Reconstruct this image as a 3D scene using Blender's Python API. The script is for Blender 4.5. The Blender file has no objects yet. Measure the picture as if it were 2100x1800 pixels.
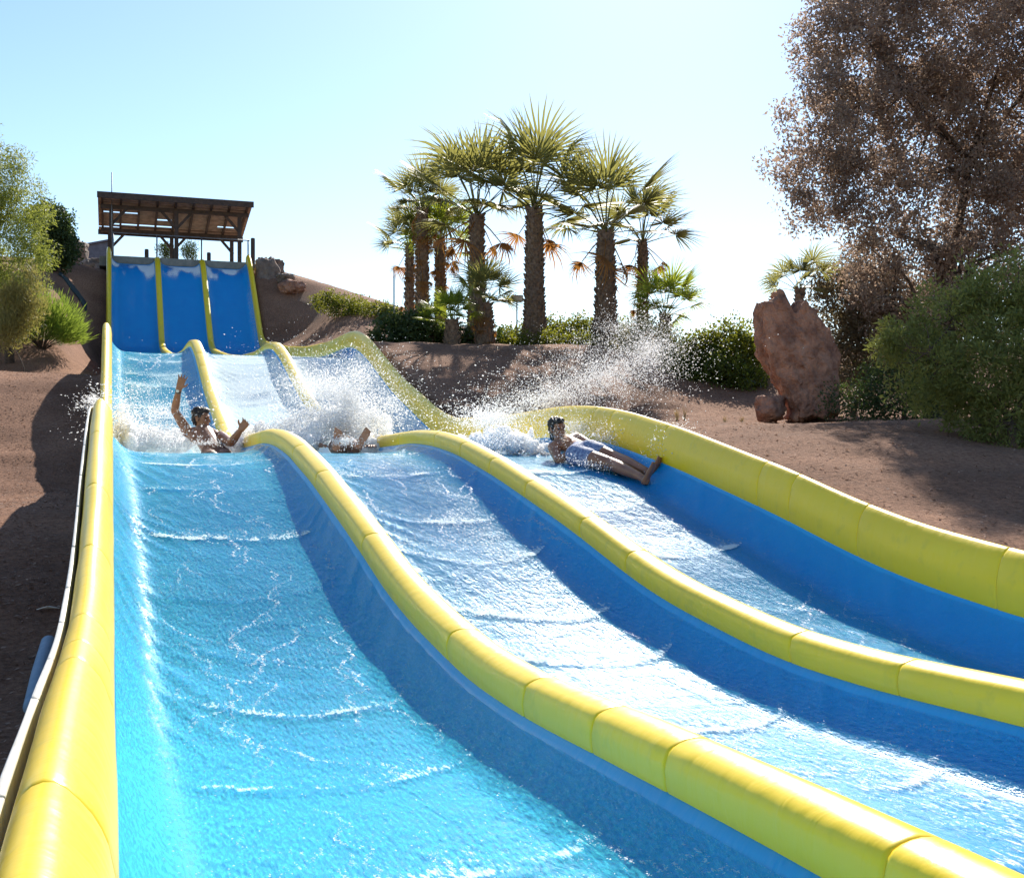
import bpy, math, random
import numpy as np
from mathutils import Vector, Matrix, noise

# ------------------------------------------------------------------ camera, sky, sun, exposure
F, XVP, YH, LW = 2400.0, 228.0, 930.0, 1.45          # focal length in photo pixels, slide vanishing column, horizon row, lane width (m)
TH = math.atan((1050 - XVP) / F); SN, CS = math.sin(TH), math.cos(TH)
scene = bpy.context.scene
COL = scene.collection
cam = bpy.data.cameras.new('camera'); camo = bpy.data.objects.new('camera', cam); COL.objects.link(camo)
cam.sensor_width = 36; cam.lens = 36 * F / 2100; cam.shift_y = 30 / 2100
cam.clip_start = 0.05; cam.clip_end = 3000
camo.location = (0, 0, 0); camo.rotation_euler = (math.pi / 2, 0, -TH)
scene.camera = camo

SUN_AZ, SUN_EL = math.radians(27), math.radians(35.5)   # azimuth clockwise from +Y (the slide axis)
world = bpy.data.worlds.new('World'); scene.world = world; world.use_nodes = True
wn, wl = world.node_tree.nodes, world.node_tree.links
wn.clear()
sky = wn.new('ShaderNodeTexSky'); sky.sky_type = 'NISHITA'; sky.sun_disc = False
sky.sun_elevation = SUN_EL; sky.sun_rotation = SUN_AZ
sky.air_density = 1.0; sky.dust_density = 0.22; sky.ozone_density = 1.5
bg = wn.new('ShaderNodeBackground'); bg.inputs['Strength'].default_value = 0.10
wo = wn.new('ShaderNodeOutputWorld')
hs = wn.new('ShaderNodeHueSaturation'); hs.inputs['Saturation'].default_value = 1.1
wl.new(sky.outputs[0], hs.inputs['Color']); wl.new(hs.outputs[0], bg.inputs['Color']); wl.new(bg.outputs[0], wo.inputs['Surface'])

sl = bpy.data.lights.new('sun', 'SUN'); sl.energy = 4.7; sl.angle = math.radians(0.55); sl.color = (1.0, 0.93, 0.82)
so = bpy.data.objects.new('sun', sl); COL.objects.link(so)
sdir = Vector((math.sin(SUN_AZ) * math.cos(SUN_EL), math.cos(SUN_AZ) * math.cos(SUN_EL), math.sin(SUN_EL)))
so.rotation_euler = sdir.to_track_quat('Z', 'Y').to_euler(); so.location = (10, 20, 25)
scene.view_settings.view_transform = 'Standard'; scene.view_settings.look = 'None'
scene.view_settings.gamma = 1; scene.view_settings.use_curve_mapping = False
scene.view_settings.exposure = 0.86
scene.cycles.use_denoising = True
scene.cycles.max_bounces = 10; scene.cycles.diffuse_bounces = 6; scene.cycles.transparent_max_bounces = 40
scene.cycles.sample_clamp_indirect = 4; scene.cycles.sample_clamp_direct = 3.6

rng = np.random.default_rng(7)
random.seed(7)

# ------------------------------------------------------------------ helpers
def P(x, y, d):
    """photo pixel and depth (m) to a point of the place; the eye is the origin, +Y runs up the slide."""
    u = (x - 1050) / F; v = (YH - y) / F
    return Vector((d * (SN + u * CS), d * (CS - u * SN), v * d))

def tag(o, label=None, cat=None, group=None, kind=None):
    if label: o['label'] = label
    if cat: o['category'] = cat
    if group: o['group'] = group
    if kind: o['kind'] = kind
    return o

def empty(name, loc=(0, 0, 0)):
    o = bpy.data.objects.new(name, None); COL.objects.link(o); o.location = loc; o.empty_display_size = 0.2
    return o

def mesh_np(name, V, Fq, smooth=False):
    """mesh from numpy verts (n,3) and faces (m,k)"""
    V = np.asarray(V, dtype=np.float32); Fq = np.asarray(Fq, dtype=np.int32)
    me = bpy.data.meshes.new(name)
    k = Fq.shape[1]; m = Fq.shape[0]
    me.vertices.add(len(V)); me.vertices.foreach_set('co', V.ravel())
    me.loops.add(m * k); me.loops.foreach_set('vertex_index', Fq.ravel())
    me.polygons.add(m); me.polygons.foreach_set('loop_start', np.arange(0, m * k, k, dtype=np.int32))
    me.polygons.foreach_set('loop_total', np.full(m, k, dtype=np.int32))
    if smooth: me.polygons.foreach_set('use_smooth', np.ones(m, dtype=bool))
    me.update(calc_edges=True)
    return me

def link(name, me, mat, parent=None, loc=None):
    o = bpy.data.objects.new(name, me); COL.objects.link(o)
    if mat and not me.materials: me.materials.append(mat)
    if parent: o.parent = parent
    if loc is not None: o.location = loc
    return o

def fattr(me, name, arr):
    a = me.attributes.new(name, 'FLOAT', 'POINT'); a.data.foreach_set('value', np.asarray(arr, dtype=np.float32))

class MB:
    def __init__(s): s.v = []; s.f = []
    def add(s, V, Fs):
        n = len(s.v); s.v += [tuple(p) for p in V]; s.f += [tuple(i + n for i in f) for f in Fs]
    def box(s, c, h, R=None):
        c = Vector(c); V = []
        for z in (-1, 1):
            for x, y in ((-1, -1), (1, -1), (1, 1), (-1, 1)):
                p = Vector((x * h[0], y * h[1], z * h[2]))
                V.append(c + (R @ p if R else p))
        s.add(V, [(3, 2, 1, 0), (4, 5, 6, 7), (0, 1, 5, 4), (1, 2, 6, 5), (2, 3, 7, 6), (3, 0, 4, 7)])
    def bar(s, a, b, wx, wy):
        a, b = Vector(a), Vector(b); z = (b - a)
        s.box((a + b) / 2, (wx / 2, wy / 2, z.length / 2), z.to_track_quat('Z', 'Y').to_matrix())
    def tube(s, pts, rad, n=8, cap=True):
        pts = [Vector(p) for p in pts]
        if not hasattr(rad, '__len__'): rad = [rad] * len(pts)
        V = []; Fs = []
        prevx = None
        for i, p in enumerate(pts):
            t = (pts[min(i + 1, len(pts) - 1)] - pts[max(i - 1, 0)]).normalized()
            x = (prevx - t * prevx.dot(t)) if prevx is not None else t.orthogonal()
            x.normalize(); prevx = x; y = t.cross(x)
            for k in range(n):
                a = 2 * math.pi * k / n
                V.append(p + (x * math.cos(a) + y * math.sin(a)) * rad[i])
        for i in range(len(pts) - 1):
            for k in range(n):
                k2 = (k + 1) % n
                Fs.append((i * n + k, i * n + k2, (i + 1) * n + k2, (i + 1) * n + k))
        if cap:
            Fs.append(tuple(range(n - 1, -1, -1))); Fs.append(tuple((len(pts) - 1) * n + k for k in range(n)))
        s.add(V, Fs)
    def build(s, name, mat, parent=None, smooth=False, loc=None):
        me = bpy.data.meshes.new(name); me.from_pydata(s.v, [], s.f)
        if smooth:
            me.polygons.foreach_set('use_smooth', np.ones(len(me.polygons), dtype=bool))
        me.update()
        return link(name, me, mat, parent, loc)

# ------------------------------------------------------------------ materials
def newmat(name):
    m = bpy.data.materials.new(name); m.use_nodes = True; nt = m.node_tree
    b = nt.nodes['Principled BSDF']; o = nt.nodes['Material Output']
    return m, nt.nodes, nt.links, b, o

def noise_col(N, L, c1, c2, scale, detail=6, rough=0.6, lo=0.35, hi=0.65, coord='Object', vec=None):
    if vec is None:
        tc = N.new('ShaderNodeTexCoord'); vec = tc.outputs[coord]
    t = N.new('ShaderNodeTexNoise'); t.inputs['Scale'].default_value = scale
    t.inputs['Detail'].default_value = detail; t.inputs['Roughness'].default_value = rough
    L.new(vec, t.inputs['Vector'])
    r = N.new('ShaderNodeValToRGB'); r.color_ramp.elements[0].position = lo; r.color_ramp.elements[1].position = hi
    r.color_ramp.elements[0].color = (*c1, 1); r.color_ramp.elements[1].color = (*c2, 1)
    L.new(t.outputs['Fac'], r.inputs['Fac'])
    return t, r

def bump(N, L, height, strength, dist, normal=None):
    b = N.new('ShaderNodeBump'); b.inputs['Strength'].default_value = strength; b.inputs['Distance'].default_value = dist
    L.new(height, b.inputs['Height'])
    if normal: L.new(normal, b.inputs['Normal'])
    return b

def simple(name, c1, c2=None, scale=8, rough=0.6, bs=0.0, bd=0.01, bscale=None, metal=0.0):
    m, N, L, b, o = newmat(name)
    b.inputs['Roughness'].default_value = rough; b.inputs['Metallic'].default_value = metal
    if c2 is None: c2 = tuple(x * 0.8 for x in c1)
    t, r = noise_col(N, L, c1, c2, scale); L.new(r.outputs[0], b.inputs['Base Color'])
    if bs:
        if bscale:
            t = N.new('ShaderNodeTexNoise'); t.inputs['Scale'].default_value = bscale; t.inputs['Detail'].default_value = 8
            tc = N.new('ShaderNodeTexCoord'); L.new(tc.outputs['Object'], t.inputs['Vector'])
        bb = bump(N, L, t.outputs['Fac'], bs, bd); L.new(bb.outputs[0], b.inputs['Normal'])
    return m

def vinyl(name, c1, c2, rough=0.35, grime=None):
    m, N, L, b, o = newmat(name)
    tc = N.new('ShaderNodeTexCoord')
    mp = N.new('ShaderNodeMapping'); mp.inputs['Scale'].default_value = (1, 0.35, 1); L.new(tc.outputs['Object'], mp.inputs[0])
    t, r = noise_col(N, L, c1, c2, 3.5, vec=mp.outputs[0], lo=0.3, hi=0.7)
    col = r.outputs[0]
    if grime:
        t3, r3 = noise_col(N, L, (0, 0, 0), (1, 1, 1), 9, vec=tc.outputs['Object'], lo=0.56, hi=0.78, detail=9)
        mx = N.new('ShaderNodeMix'); mx.data_type = 'RGBA'
        mm = N.new('ShaderNodeMath'); mm.operation = 'MULTIPLY'; mm.inputs[1].default_value = 0.35
        L.new(r3.outputs[0], mm.inputs[0]); L.new(mm.outputs[0], mx.inputs[0])
        L.new(col, mx.inputs[6]); mx.inputs[7].default_value = (*grime, 1); col = mx.outputs[2]
    L.new(col, b.inputs['Base Color'])
    b.inputs['Roughness'].default_value = rough
    b.inputs['Specular IOR Level'].default_value = 0.5
    mp2 = N.new('ShaderNodeMapping'); mp2.inputs['Scale'].default_value = (1, 2.6, 1); L.new(tc.outputs['Object'], mp2.inputs[0])
    t2 = N.new('ShaderNodeTexNoise'); t2.inputs['Scale'].default_value = 5; t2.inputs['Detail'].default_value = 5; t2.inputs['Distortion'].default_value = 0.6
    L.new(mp2.outputs[0], t2.inputs['Vector'])
    bb = bump(N, L, t2.outputs['Fac'], 0.14, 0.03); L.new(bb.outputs[0], b.inputs['Normal'])
    return m

M = {}
M['yellow'] = vinyl('yellow_vinyl', (0.95, 0.67, 0.010), (0.89, 0.62, 0.015), 0.34, grime=(0.42, 0.36, 0.06))
M['blue'] = vinyl('blue_vinyl', (0.003, 0.32, 0.72), (0.004, 0.37, 0.76), 0.3)
M['white_panel'] = simple('white_panel', (0.75, 0.72, 0.66), (0.6, 0.57, 0.5), 12, 0.5)
M['concrete'] = simple('concrete', (0.28, 0.26, 0.22), (0.18, 0.18, 0.16), 5, 0.85, 0.4, 0.01, 40)

def water_mat():
    m, N, L, b, o = newmat('running_water'); N.remove(b)
    tc = N.new('ShaderNodeTexCoord')
    geo = N.new('ShaderNodeNewGeometry')
    mp = N.new('ShaderNodeMapping'); mp.inputs['Scale'].default_value = (1, 0.24, 1); L.new(tc.outputs['Object'], mp.inputs[0])
    n1 = N.new('ShaderNodeTexNoise'); n1.inputs['Scale'].default_value = 66; n1.inputs['Detail'].default_value = 3; n1.inputs['Roughness'].default_value = 0.6
    n2 = N.new('ShaderNodeTexNoise'); n2.inputs['Scale'].default_value = 20; n2.inputs['Detail'].default_value = 4; n2.inputs['Distortion'].default_value = 0.8
    L.new(mp.outputs[0], n1.inputs['Vector']); L.new(mp.outputs[0], n2.inputs['Vector'])
    fa = N.new('ShaderNodeAttribute'); fa.attribute_name = 'foam'
    ru = N.new('ShaderNodeAttribute'); ru.attribute_name = 'ruffle'
    b2 = bump(N, L, n2.outputs['Fac'], 0.6, 0.018)
    rs = N.new('ShaderNodeMath'); rs.operation = 'MULTIPLY_ADD'; rs.inputs[1].default_value = 0.85; rs.inputs[2].default_value = 0.12
    L.new(ru.outputs['Fac'], rs.inputs[0])
    b1 = bump(N, L, n1.outputs['Fac'], 0.5, 0.011, b2.outputs[0]); L.new(rs.outputs[0], b1.inputs['Strength'])
    fr = N.new('ShaderNodeFresnel'); fr.inputs['IOR'].default_value = 1.16; L.new(b1.outputs[0], fr.inputs['Normal'])
    gl = N.new('ShaderNodeBsdfGlossy'); gl.inputs['Roughness'].default_value = 0.035; L.new(b1.outputs[0], gl.inputs['Normal'])
    tr = N.new('ShaderNodeBsdfTransparent'); tr.inputs['Color'].default_value = (0.93, 0.985, 1.0, 1)
    mx = N.new('ShaderNodeMixShader'); L.new(fr.outputs[0], mx.inputs[0]); L.new(tr.outputs[0], mx.inputs[1]); L.new(gl.outputs[0], mx.inputs[2])
    # foam and painted sun glitter: white where noise lies under the local amount
    n3 = N.new('ShaderNodeTexNoise'); n3.inputs['Scale'].default_value = 78; n3.inputs['Detail'].default_value = 6; n3.inputs['Roughness'].default_value = 0.72
    L.new(mp.outputs[0], n3.inputs['Vector'])
    ad = N.new('ShaderNodeMath'); ad.operation = 'ADD'; L.new(n3.outputs['Fac'], ad.inputs[0]); L.new(fa.outputs['Fac'], ad.inputs[1])
    mr = N.new('ShaderNodeMapRange'); mr.interpolation_type = 'SMOOTHSTEP'
    mr.inputs['From Min'].default_value = 0.70; mr.inputs['From Max'].default_value = 0.80
    L.new(ad.outputs[0], mr.inputs['Value'])
    # cover of the white layer, foam and painted glitter alike
    foam_lit = N.new('ShaderNodeMath'); foam_lit.operation = 'MULTIPLY_ADD'; foam_lit.inputs[1].default_value = 0.85; foam_lit.inputs[2].default_value = 0.0
    L.new(mr.outputs[0], foam_lit.inputs[0])
    fd = N.new('ShaderNodeBsdfDiffuse'); fd.inputs['Color'].default_value = (0.86, 0.9, 0.92, 1); L.new(b1.outputs[0], fd.inputs['Normal'])
    m2 = N.new('ShaderNodeMixShader'); L.new(foam_lit.outputs[0], m2.inputs[0]); L.new(mx.outputs[0], m2.inputs[1]); L.new(fd.outputs[0], m2.inputs[2])
    # cyan of tiny bubbles, which also paints in the sunlit tone of the water
    cy = N.new('ShaderNodeBsdfDiffuse'); cy.inputs['Color'].default_value = (0.10, 0.72, 0.86, 1)
    m3 = N.new('ShaderNodeMixShader')
    ba = N.new('ShaderNodeAttribute'); ba.attribute_name = 'sunlit_bubbles'
    n4 = N.new('ShaderNodeTexNoise'); n4.inputs['Scale'].default_value = 95; n4.inputs['Detail'].default_value = 4; n4.inputs['Roughness'].default_value = 0.7; L.new(mp.outputs[0], n4.inputs['Vector'])
    g4 = N.new('ShaderNodeMapRange'); g4.inputs['From Min'].default_value = 0.34; g4.inputs['From Max'].default_value = 0.66; g4.inputs['To Min'].default_value = 0.4; g4.inputs['To Max'].default_value = 1.7
    L.new(n4.outputs['Fac'], g4.inputs['Value'])  # lighter and darker grain painted in for light on small ripples
    bm_ = N.new('ShaderNodeMath'); bm_.operation = 'MULTIPLY'; bm_.use_clamp = True; L.new(ba.outputs['Fac'], bm_.inputs[0]); L.new(g4.outputs[0], bm_.inputs[1])
    L.new(b1.outputs[0], cy.inputs['Normal'])
    L.new(bm_.outputs[0], m3.inputs[0]); L.new(m2.outputs[0], m3.inputs[1]); L.new(cy.outputs[0], m3.inputs[2])
    L.new(m3.outputs[0], o.inputs['Surface'])
    return m
M['water'] = water_mat()

def drop_mat():
    m, N, L, b, o = newmat('white_water')
    b.inputs['Base Color'].default_value = (0.97, 0.975, 0.98, 1); b.inputs['Roughness'].default_value = 0.25
    t = N.new('ShaderNodeBsdfTranslucent'); t.inputs['Color'].default_value = (0.98, 0.985, 0.99, 1)
    mx = N.new('ShaderNodeMixShader'); mx.inputs[0].default_value = 0.6
    L.new(b.outputs[0], mx.inputs[1]); L.new(t.outputs[0], mx.inputs[2])
    tp = N.new('ShaderNodeBsdfTransparent'); m2 = N.new('ShaderNodeMixShader'); m2.inputs[0].default_value = 0.3
    L.new(mx.outputs[0], m2.inputs[1]); L.new(tp.outputs[0], m2.inputs[2]); L.new(m2.outputs[0], o.inputs['Surface'])
    return m
M['drop'] = drop_mat()
def bank_mat():
    m, N, L, b, o = newmat('foam_bank')
    b.inputs['Base Color'].default_value = (0.98, 0.985, 0.99, 1); b.inputs['Roughness'].default_value = 0.5
    b.inputs['Subsurface Weight'].default_value = 1.0; b.inputs['Subsurface Radius'].default_value = (1, 1, 1); b.inputs['Subsurface Scale'].default_value = 0.25
    t = N.new('ShaderNodeTexNoise'); t.inputs['Scale'].default_value = 45; t.inputs['Detail'].default_value = 8
    tc = N.new('ShaderNodeTexCoord'); L.new(tc.outputs['Object'], t.inputs['Vector'])
    bb = bump(N, L, t.outputs['Fac'], 0.9, 0.03); L.new(bb.outputs[0], b.inputs['Normal'])
    return m
M['foam_bank'] = bank_mat()

def leaf_mat(name, c1, c2, trans=(0.3, 0.4, 0.05), tf=0.4, rough=0.55):
    m, N, L, b, o = newmat(name)
    a = N.new('ShaderNodeAttribute'); a.attribute_name = 'tint'
    r = N.new('ShaderNodeValToRGB'); r.color_ramp.elements[0].color = (*c1, 1); r.color_ramp.elements[1].color = (*c2, 1)
    L.new(a.outputs['Fac'], r.inputs['Fac']); L.new(r.outputs[0], b.inputs['Base Color'])
    b.inputs['Roughness'].default_value = rough; b.inputs['Specular IOR Level'].default_value = 0.35
    t = N.new('ShaderNodeBsdfTranslucent')
    mr = N.new('ShaderNodeMix'); mr.data_type = 'RGBA'; mr.inputs[0].default_value = 0.6
    L.new(r.outputs[0], mr.inputs[6]); mr.inputs[7].default_value = (*trans, 1)
    L.new(mr.outputs[2], t.inputs['Color'])
    mx = N.new('ShaderNodeMixShader'); mx.inputs[0].default_value = tf
    L.new(b.outputs[0], mx.inputs[1]); L.new(t.outputs[0], mx.inputs[2]); L.new(mx.outputs[0], o.inputs['Surface'])
    return m
M['leaf_olive'] = leaf_mat('olive_leaves', (0.16, 0.125, 0.10), (0.32, 0.25, 0.20), (0.52, 0.36, 0.26), 0.5)
M['leaf_dusty'] = leaf_mat('dusty_leaves', (0.09, 0.075, 0.045), (0.20, 0.16, 0.10), (0.3, 0.22, 0.1), 0.4)
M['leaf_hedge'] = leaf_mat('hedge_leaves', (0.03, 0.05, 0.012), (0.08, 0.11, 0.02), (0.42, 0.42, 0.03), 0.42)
M['leaf_shrub'] = leaf_mat('shrub_leaves', (0.09, 0.11, 0.035), (0.22, 0.24, 0.075), (0.45, 0.46, 0.09), 0.45)
M['leaf_willow'] = leaf_mat('willow_leaves', (0.09, 0.13, 0.03), (0.22, 0.26, 0.06), (0.5, 0.52, 0.08), 0.45)
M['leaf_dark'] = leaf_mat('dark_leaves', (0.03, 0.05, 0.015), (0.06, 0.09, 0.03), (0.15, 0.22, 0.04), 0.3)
M['leaf_bright'] = leaf_mat('bright_leaves', (0.07, 0.14, 0.02), (0.17, 0.26, 0.05), (0.42, 0.52, 0.06), 0.45)
M['leaf_straw'] = leaf_mat('straw_leaves', (0.17, 0.15, 0.05), (0.32, 0.27, 0.09), (0.45, 0.4, 0.1), 0.4)
M['dry_grass'] = leaf_mat('dry_grass', (0.45, 0.36, 0.22), (0.65, 0.54, 0.36), (0.8, 0.66, 0.4), 0.5)
M['frond'] = leaf_mat('palm_frond', (0.10, 0.115, 0.04), (0.21, 0.21, 0.07), (0.46, 0.42, 0.10), 0.5, 0.35)
M['frond_young'] = leaf_mat('young_palm_frond', (0.10, 0.16, 0.02), (0.22, 0.28, 0.04), (0.55, 0.6, 0.05), 0.5, 0.4)
M['frond_dead'] = leaf_mat('dead_palm_frond', (0.16, 0.085, 0.035), (0.36, 0.19, 0.06), (0.75, 0.32, 0.05), 0.4, 0.7)
M['bark'] = simple('bark', (0.13, 0.09, 0.065), (0.06, 0.042, 0.03), 14, 0.9, 0.7, 0.02, 30)
M['palm_bark'] = simple('palm_bark', (0.27, 0.19, 0.135), (0.12, 0.08, 0.055), 16, 0.9, 0.6, 0.015, 45)
M['wood'] = simple('weathered_wood', (0.085, 0.05, 0.035), (0.04, 0.026, 0.022), 9, 0.75, 0.4, 0.01, 30)
M['plank'] = simple('roof_plank', (0.42, 0.30, 0.22), (0.24, 0.165, 0.12), 5, 0.8, 0.4, 0.008, 30)
M['metal'] = simple('grey_metal', (0.22, 0.23, 0.24), (0.13, 0.13, 0.14), 9, 0.45, metal=0.6)
M['tarp'] = simple('dark_tarp', (0.02, 0.035, 0.04), (0.035, 0.05, 0.05), 12, 0.8, 0.6, 0.02)
M['slate'] = simple('slate_roof', (0.10, 0.12, 0.17), (0.06, 0.075, 0.11), 6, 0.7)
M['rock'] = simple('red_rock', (0.50, 0.25, 0.16), (0.22, 0.10, 0.065), 4.5, 0.9, 1.0, 0.08, 14)
M['rock_grey'] = simple('brown_rock', (0.26, 0.19, 0.15), (0.12, 0.09, 0.075), 4, 0.9, 0.9, 0.06, 7)
M['pale_blue'] = simple('pale_blue_foam', (0.20, 0.30, 0.40), (0.14, 0.23, 0.32), 12, 0.6)

def ground_mat():
    m, N, L, b, o = newmat('brown_soil')
    tc = N.new('ShaderNodeTexCoord'); vec = tc.outputs['Object']
    t1, r1 = noise_col(N, L, (0.14, 0.074, 0.046), (0.48, 0.275, 0.175), 26, 10, 0.8, 0.34, 0.70, vec=vec)
    t2, r2 = noise_col(N, L, (0.62, 0.56, 0.54), (1.15, 1.1, 1.08), 0.7, 5, 0.55, 0.3, 0.7, vec=vec)
    mx = N.new('ShaderNodeMix'); mx.data_type = 'RGBA'; mx.blend_type = 'MULTIPLY'; mx.inputs[0].default_value = 1
    L.new(r1.outputs[0], mx.inputs[6]); L.new(r2.outputs[0], mx.inputs[7])
    L.new(mx.outputs[2], b.inputs['Base Color']); b.inputs['Roughness'].default_value = 0.95; b.inputs['Specular IOR Level'].default_value = 0.15
    t3 = N.new('ShaderNodeTexNoise'); t3.inputs['Scale'].default_value = 22; t3.inputs['Detail'].default_value = 10; t3.inputs['Roughness'].default_value = 0.75
    L.new(vec, t3.inputs['Vector'])
    bb = bump(N, L, t3.outputs['Fac'], 0.9, 0.04); L.new(bb.outputs[0], b.inputs['Normal'])
    return m
M['ground'] = ground_mat()
M['mulch'] = leaf_mat('mulch_chips', (0.15, 0.09, 0.062), (0.46, 0.30, 0.22), (0.3, 0.16, 0.1), 0.25, 0.9)

# ------------------------------------------------------------------ slide profile
TY = [-3, 1, 1.6, 2.3, 3.2, 3.9, 4.6, 5.6, 6.1, 7.0, 7.5, 8.6, 9.7, 10.5, 11.3, 13, 15.3, 16.2, 18.7, 20.9, 21.9, 22.8, 25, 28, 31.4, 34, 36, 37, 38.5, 40.2, 40.9, 42, 60]
TZ = [-.72, -.72, -.72, -.73, -.76, -.79, -.78, -.67, -.58, -.37, -.27, -.05, .13, .21, .24, .2, .22, .37, 1.05, 1.82, 2.07, 2.14, 2.15, 2.3, 2.6, 2.9, 3.15, 3.45, 4.8, 6.35, 6.62, 6.65, 6.65]
_gy = np.arange(-6, 64, 0.02)
def _smooth(a, sig):
    k = np.exp(-0.5 * (np.arange(-int(4 * sig / .02), int(4 * sig / .02) + 1) * .02 / sig) ** 2); k /= k.sum()
    n = len(k) // 2
    return np.convolve(np.pad(a, n, mode='edge'), k, mode='valid')
_gt = _smooth(np.interp(_gy, TY, TZ), 0.22)
_gs = _smooth(np.interp(_gy, TY, TZ), 1.0)
T = lambda Y: np.interp(Y, _gy, _gt)
TS = lambda Y: np.interp(Y, _gy, _gs)
DEP = lambda Y: np.interp(Y, [0, 7.5, 9.6, 11.3, 12.1, 14.8, 16, 60], [.30, .30, .22, .22, .36, .36, .26, .26])
YTOP = 40.75

# ------------------------------------------------------------------ ground
def sstep(a, b, x):
    t = np.clip((x - a) / (b - a), 0, 1); return t * t * (3 - 2 * t)

_vn = {}
def vnoise(X, Y, s, seed):
    """cheap smooth value noise on numpy arrays"""
    if seed not in _vn: _vn[seed] = np.random.default_rng(seed).random((64, 64))
    r = _vn[seed]
    x = X * s; y = Y * s; xi = np.floor(x).astype(int); yi = np.floor(y).astype(int)
    fx = x - xi; fy = y - yi; fx = fx * fx * (3 - 2 * fx); fy = fy * fy * (3 - 2 * fy)
    g = lambda i, j: r[i % 64, j % 64]
    return (g(xi, yi) * (1 - fx) + g(xi + 1, yi) * fx) * (1 - fy) + (g(xi, yi + 1) * (1 - fx) + g(xi + 1, yi + 1) * fx) * fy - .5

def terr(X, Y):
    X = np.asarray(X, dtype=float); Y = np.asarray(Y, dtype=float)
    Yc = np.minimum(Y, 33)
    left = TS(Yc) - .66; right = TS(Yc) + .10 + .02 * np.clip(X - 4.5, 0, 20)
    base = left + (right - left) * sstep(4.4, 4.65, X)
    dx = np.maximum(np.maximum(-3 - X, X - 4.8), 0); dy = Y - 42.2
    dist = np.sqrt(dx * dx + dy * dy)
    cone = 6.35 - .33 * np.maximum(dist - 1.4, 0)
    lat = np.maximum(np.maximum(-.15 - X, X - 4.5), 0)
    k = np.where(X > 2, sstep(.0, 3.0, lat), sstep(.0, 1.5, lat))
    near = np.where(X > 2, T(Y) + .02, T(Y) - .55)
    g = np.maximum(base, cone) * k + np.maximum(base, np.minimum(cone, near)) * (1 - k)
    g = g + .10 * vnoise(X, Y, .6, 1) + .05 * vnoise(X, Y, 2.1, 2) + .022 * vnoise(X, Y, 6.5, 3)
    under = sstep(-.2, -.12, X) * (1 - sstep(4.42, 4.55, X)) * (1 - sstep(40.9, 41.3, Y))
    g = g * (1 - under) + (T(Y) - .62) * under
    far = sstep(48, 110, np.hypot(X * .8, Y))
    return g * (1 - far) + (-1.5) * far

def axis(a, b, st, lim0, lim1):
    v = list(np.arange(a, b + 1e-6, st))
    x, s = a, st
    while x > lim0: s *= 1.25; x -= s; v.insert(0, x)
    x, s = b, st
    while x < lim1: s *= 1.25; x += s; v.append(x)
    return np.array(v)
gx = axis(-3.5, 13, .13, -900, 900)
gy = np.concatenate([axis(-2, 30, .13, -60, 30.05)[:-1], axis(30.2, 48, .3, 30.2, 1500)])
GX, GY = np.meshgrid(gx, gy)
GZ = terr(GX, GY)
nx, ny = len(gx), len(gy)
idx = np.arange(nx * ny).reshape(ny, nx)
quads = np.stack([idx[:-1, :-1], idx[:-1, 1:], idx[1:, 1:], idx[1:, :-1]], -1).reshape(-1, 4)
ground = link('ground', mesh_np('ground', np.stack([GX, GY, GZ], -1).reshape(-1, 3), quads, True), M['ground'])
tag(ground, 'brown soil and bark mulch slope on both sides of the water slide', 'ground', kind='structure')

def scatter_chips():
    def region(n, x0, x1, y0, y1):
        return rng.uniform(x0, x1, n), y0 + (y1 - y0) * rng.random(n) ** 1.5
    xs, ys = [], []
    for a in ((26000, -3.2, -.24, 3.5, 26), (20000, 4.62, 12, 3.5, 20)):
        x, y = region(*a); xs.append(x); ys.append(y)
    X = np.concatenate(xs); Y = np.concatenate(ys); n = len(X)
    Z = terr(X, Y) + rng.uniform(.0, .012, n)
    L_ = rng.uniform(.006, .022, n); W = L_ * rng.uniform(.25, .6, n)
    a = rng.uniform(0, 2 * np.pi, n); ti = rng.normal(0, .2, n); tj = rng.normal(0, .2, n)
    ax = np.stack([np.cos(a), np.sin(a), ti], -1); ay = np.stack([-np.sin(a), np.cos(a), tj], -1)
    C = np.stack([X, Y, Z], -1)
    V = np.stack([C - ax * L_[:, None], C + ay * W[:, None], C + ax * L_[:, None], C - ay * W[:, None]], 1).reshape(-1, 3)
    me = mesh_np('mulch', V, np.arange(n * 4).reshape(-1, 4))
    fattr(me, 'tint', np.repeat(rng.random(n), 4))
    tag(link('mulch', me, M['mulch']), 'loose bark mulch chips scattered over the soil beside the slide', 'mulch', kind='stuff')
scatter_chips()

# ------------------------------------------------------------------ water slide
slide = empty('water_slide', (LW * 1.5, 20, float(T(20)) - .6))
tag(slide, 'three lane blue water slide with padded yellow walls and dividers running down the hill', 'water slide')
SLO = Vector(slide.location)
def put(o):                       # keep world position when parented under the moved slide root
    o.matrix_parent_inverse = Matrix.Translation(-SLO)
    return o

YS = np.concatenate([np.arange(-.6, 12, .03), np.arange(12, 24, .07), np.arange(24, YTOP, .12), [YTOP]])

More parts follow.
